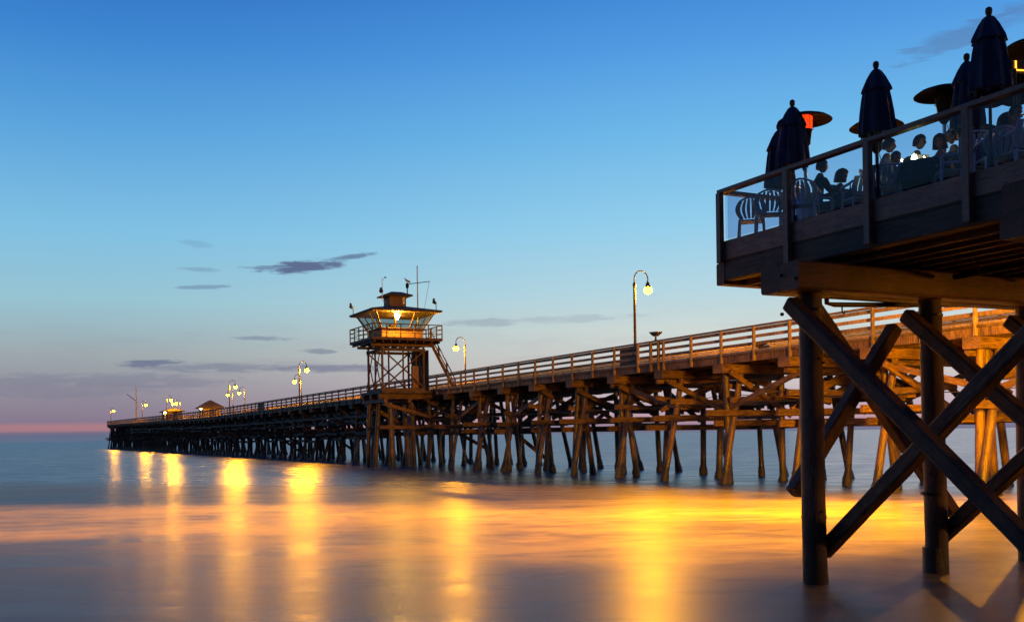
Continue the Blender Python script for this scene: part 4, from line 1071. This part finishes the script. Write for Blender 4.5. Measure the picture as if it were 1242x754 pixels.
# ------------------------------------------------------------------ diners
def skin_mesh(name, verts, edges, radii, root, m, parent, levels=1):
    me = bpy.data.meshes.new(name); me.from_pydata([tuple(v) for v in verts], edges, []); me.update()
    ob = bpy.data.objects.new(name, me); col.objects.link(ob)
    md = ob.modifiers.new('skin', 'SKIN'); md.use_smooth_shade = True; md.branch_smoothing = .6
    sv = me.skin_vertices[0].data
    for i, r_ in enumerate(radii):
        rr = r_ if isinstance(r_, tuple) else (r_, r_)
        sv[i].radius = rr; sv[i].use_root = (i == root)
    ss = ob.modifiers.new('sub', 'SUBSURF'); ss.levels = levels; ss.render_levels = levels
    dg = bpy.context.evaluated_depsgraph_get(); dg.update()
    nm = bpy.data.meshes.new_from_object(ob.evaluated_get(dg))
    bpy.data.objects.remove(ob)
    nm.name = name; nm.materials.clear(); nm.materials.append(M[m])
    nm.polygons.foreach_set('use_smooth', [True] * len(nm.polygons))
    return nm
def head_geo(c, f, tilt):
    """a head of skull, jaw, brow, nose, lips, ears about centre c facing +X"""
    b = MB(); n, mm = 24, 18; rings = []
    for k in range(mm + 1):
        a = -math.pi / 2 + math.pi * k / mm; q = max(math.cos(a), .03); z = math.sin(a)
        row = []
        for i in range(n):
            th = 2 * math.pi * i / n; cx_, sy_ = math.cos(th), math.sin(th)
            rx = .098 if cx_ < 0 else .088; ry = .074
            if z < 0:
                ry *= 1 + z * .30; rx *= 1 + (z * .34 if cx_ < 0 else z * .05)
            x, y_, zz = rx * q * cx_, ry * q * sy_, .118 * z
            if cx_ > .75:
                fr = (cx_ - .75) / .25
                x += .024 * fr * math.exp(-((z + .16) / .17) ** 2) * max(0, 1 - abs(sy_) * 3.2)          # nose
                x += .008 * fr * math.exp(-((z + .50) / .07) ** 2)                                       # lips
                x += .010 * fr * math.exp(-((z + .84) / .14) ** 2)                                       # chin
                x += .006 * math.exp(-((z - .20) / .08) ** 2)                                           # brow
            if cx_ > .5: x -= .012 * math.exp(-((z - .02) / .10) ** 2) * math.exp(-((abs(sy_) - .42) / .16) ** 2)   # eye sockets
            row.append(Vector((x, y_, zz)))
        rings.append(row)
    b.loft(rings)
    for s_ in (-1, 1): b.ball((-.008, .076 * s_, -.012), .018, .009, .030, 8, 6)
    rot = Matrix.Rotation(f, 3, 'Z') @ Matrix.Rotation(tilt, 3, 'Y')
    b.v = [tuple(rot @ Vector(v) + Vector(c)) for v in b.v]
    return b, rot
def person(px, Y, face, label, shirt, hairk='short', lean=.0, turn=0.0, reach=.3, sc_=1.0):
    o = empty('person', on(px, Y), face, label, 'person'); o.scale = (1.06, 1.06, 1.06)
    V = []; E = []; Rr = []
    def v(p, r_): V.append(Vector(p)); Rr.append(r_); return len(V) - 1
    def e(a, b): E.append((a, b))
    lx = lambda z: lean * (z - .5)
    pel = v((0, 0, .54), (.13, .11)); bel = v((lx(.68), 0, .68), (.125, .10)); che = v((lx(.88), 0, .88), (.14, .105)); ucl = v((lx(.99) + .0, 0, .99), (.10, .075)); nk = v((lx(1.06) + .012, 0, 1.06), .066); hb = v((lx(1.14) + .03, 0, 1.135), .062)
    for a, b in ((pel, bel), (bel, che), (che, ucl), (ucl, nk), (nk, hb)): e(a, b)
    parts = {'top': [(pel, bel), (bel, che), (che, ucl), (ucl, nk)], 'leg': []}
    hands = []
    for s_ in (-1, 1):
        sh = v((lx(.98), .185 * s_, .97), .070); el = v((lx(.9) + .13, .235 * s_, .74), .043); wr_ = v((lx(.8) + reach + .05, .15 * s_, .80), .028)
        pa = v((lx(.8) + reach + .11, .135 * s_, .80), (.034, .019)); pk = v((lx(.8) + reach + .145, .13 * s_, .80), (.036, .016))
        e(ucl, sh); e(sh, el); e(el, wr_); e(wr_, pa); e(pa, pk); parts['top'] += [(ucl, sh), (sh, el), (el, wr_)]
        base = V[pk]
        for k, (dy, ln) in enumerate(((-.027, .062), (-.009, .073), (.009, .069), (.026, .052))):
            q0 = v(base + Vector((.012, dy * 1.05, .0)), .0095); q1 = v(base + Vector((ln * .55, dy * 1.15, .004)), .0088); q2 = v(base + Vector((ln * .95, dy * 1.15, -.016)), .0078)
            e(pk, q0); e(q0, q1); e(q1, q2)
        t0 = v(V[pa] + Vector((.0, -.034 * s_, -.002)), .011); t1 = v(V[pa] + Vector((.03, -.055 * s_, -.006)), .0095); t2 = v(V[pa] + Vector((.058, -.058 * s_, -.012)), .008)
        e(pa, t0); e(t0, t1); e(t1, t2)
        hp = v((.03, .095 * s_, .52), .088); kn = v((.44, .12 * s_, .51), .062); an = v((.40, .12 * s_, .10), .040); he = v((.40, .12 * s_, .045), .038); to = v((.56, .135 * s_, .035), .030)
        e(pel, hp); e(hp, kn); e(kn, an); e(an, he); e(he, to); parts['leg'] += [(pel, hp), (hp, kn), (kn, an)]
    body = skin_mesh('body', V, E, [r_ if isinstance(r_, tuple) else r_ for r_ in Rr], pel, 'skin', o)
    hc = Vector((lx(1.27) + .045, 0, 1.245))
    hg, rot = head_geo(hc, turn, .08 + lean * .3)
    # join head into the body mesh
    bv = [tuple(x.co) for x in body.vertices]; bf = [tuple(p.vertices) for p in body.polygons]
    mb = MB(); mb.add(bv, bf); mb.add(hg.v, hg.f); bo = mb.build('body', 'skin', o, smooth=True)
    for s_ in (-1, 1):
        p = hc + rot @ Vector((.078, .031 * s_, .004))
        MB().ball(p, .012, .012, .010, 8, 6).build('eye', 'hair', o, smooth=True)
    # hair: a cap over skull, longer where asked
    hb_ = MB(); n, mm = 22, 10; rings = []
    low = {'short': -.45, 'long': -1.7, 'round': -.7}[hairk]
    for k in range(mm + 1):
        z = low + (1 - low) * k / mm
        row = []
        for i in range(n):
            th = 2 * math.pi * i / n; cx_, sy_ = math.cos(th), math.sin(th)
            zz = z if cx_ < .25 else max(z, .34 + .2 * cx_ * 1.0)
            q = math.sqrt(max(0, 1 - min(abs(zz), 1) ** 2)) if zz > 0 else 1 + .10 * min(-zz, 1) * (1 if hairk != 'short' else -.9)
            gr = 1.2 if hairk == 'short' else 1.25
            if hairk == 'round': gr = 1.5
            row.append(hc + rot @ Vector(((.098 if cx_ < 0 else .090) * gr * max(q, .06) * cx_ - .006, .076 * gr * max(q, .06) * sy_, .118 * (1.14 if hairk != 'round' else 1.26) * zz + rnd.uniform(-.002, .002))))
        rings.append(row)
    hb_.loft(rings); hb_.build('hair', 'hair', o, smooth=True)
    def sub(name, es, grow, m):
        ids = sorted({i for q in es for i in q}); mp = {i: k for k, i in enumerate(ids)}
        gr = []
        for i in ids:
            r_ = Rr[i]; gr.append((r_[0] + grow, r_[1] + grow) if isinstance(r_, tuple) else (r_ + grow, r_ + grow))
        VV = [V[i].copy() for i in ids]
        me = skin_mesh(name, VV, [(mp[a], mp[b]) for a, b in es], gr, mp[pel], m, o)
        so = bpy.data.objects.new(name, me); col.objects.link(so); so.parent = o
    sub('shirt', parts['top'], .014, shirt); sub('trousers', parts['leg'] + [(pel, bel)], .012, 'jeans')
    for s_ in (-1, 1):
        MB().tube([(.36, .12 * s_, .05), (.42, .12 * s_, .055), (.52, .132 * s_, .04), (.60, .14 * s_, .032)], [.045, .052, .045, .028], 10).build('shoe', 'shoe', o, smooth=True)
    return o
person(990, 19.5, R(5), 'man in dark jacket seated in profile, facing right', 'shirt_dark', 'short', .10, 0)
person(1015, 20.4, R(-60), 'seated diner with full round dark hair, beyond the left table', 'shirt_dark', 'round', .12, R(10))
person(1104, 18.2, R(-70), 'seated diner leaning over the bright lantern', 'shirt_brown', 'short', .25, R(25))
person(1083, 19.1, R(-70), 'smallest seated diner, left of the leaning one', 'shirt_dark', 'short', .05, 0)
person(1141, 18.05, R(-120), 'dark-haired diner behind the orange candle at the lit table', 'shirt_dark', 'round', .05, R(-10))
person(1070, 18.2, R(-20), 'diner in profile half hidden behind the third railing post', 'shirt_grey', 'short', .1, 0)
person(1162, 17.75, R(-150), 'diner turned left at the lit table, nearest the fourth railing post', 'shirt_dark', 'short', .15, R(8))
person(1212, 16.9, R(-40), 'long-haired diner behind the round-backed chair', 'shirt_brown', 'round', .1, 0)
person(1229, 16.45, R(-85), 'rightmost seated diner, before the thin pole', 'shirt_dark', 'short', .05, R(15))
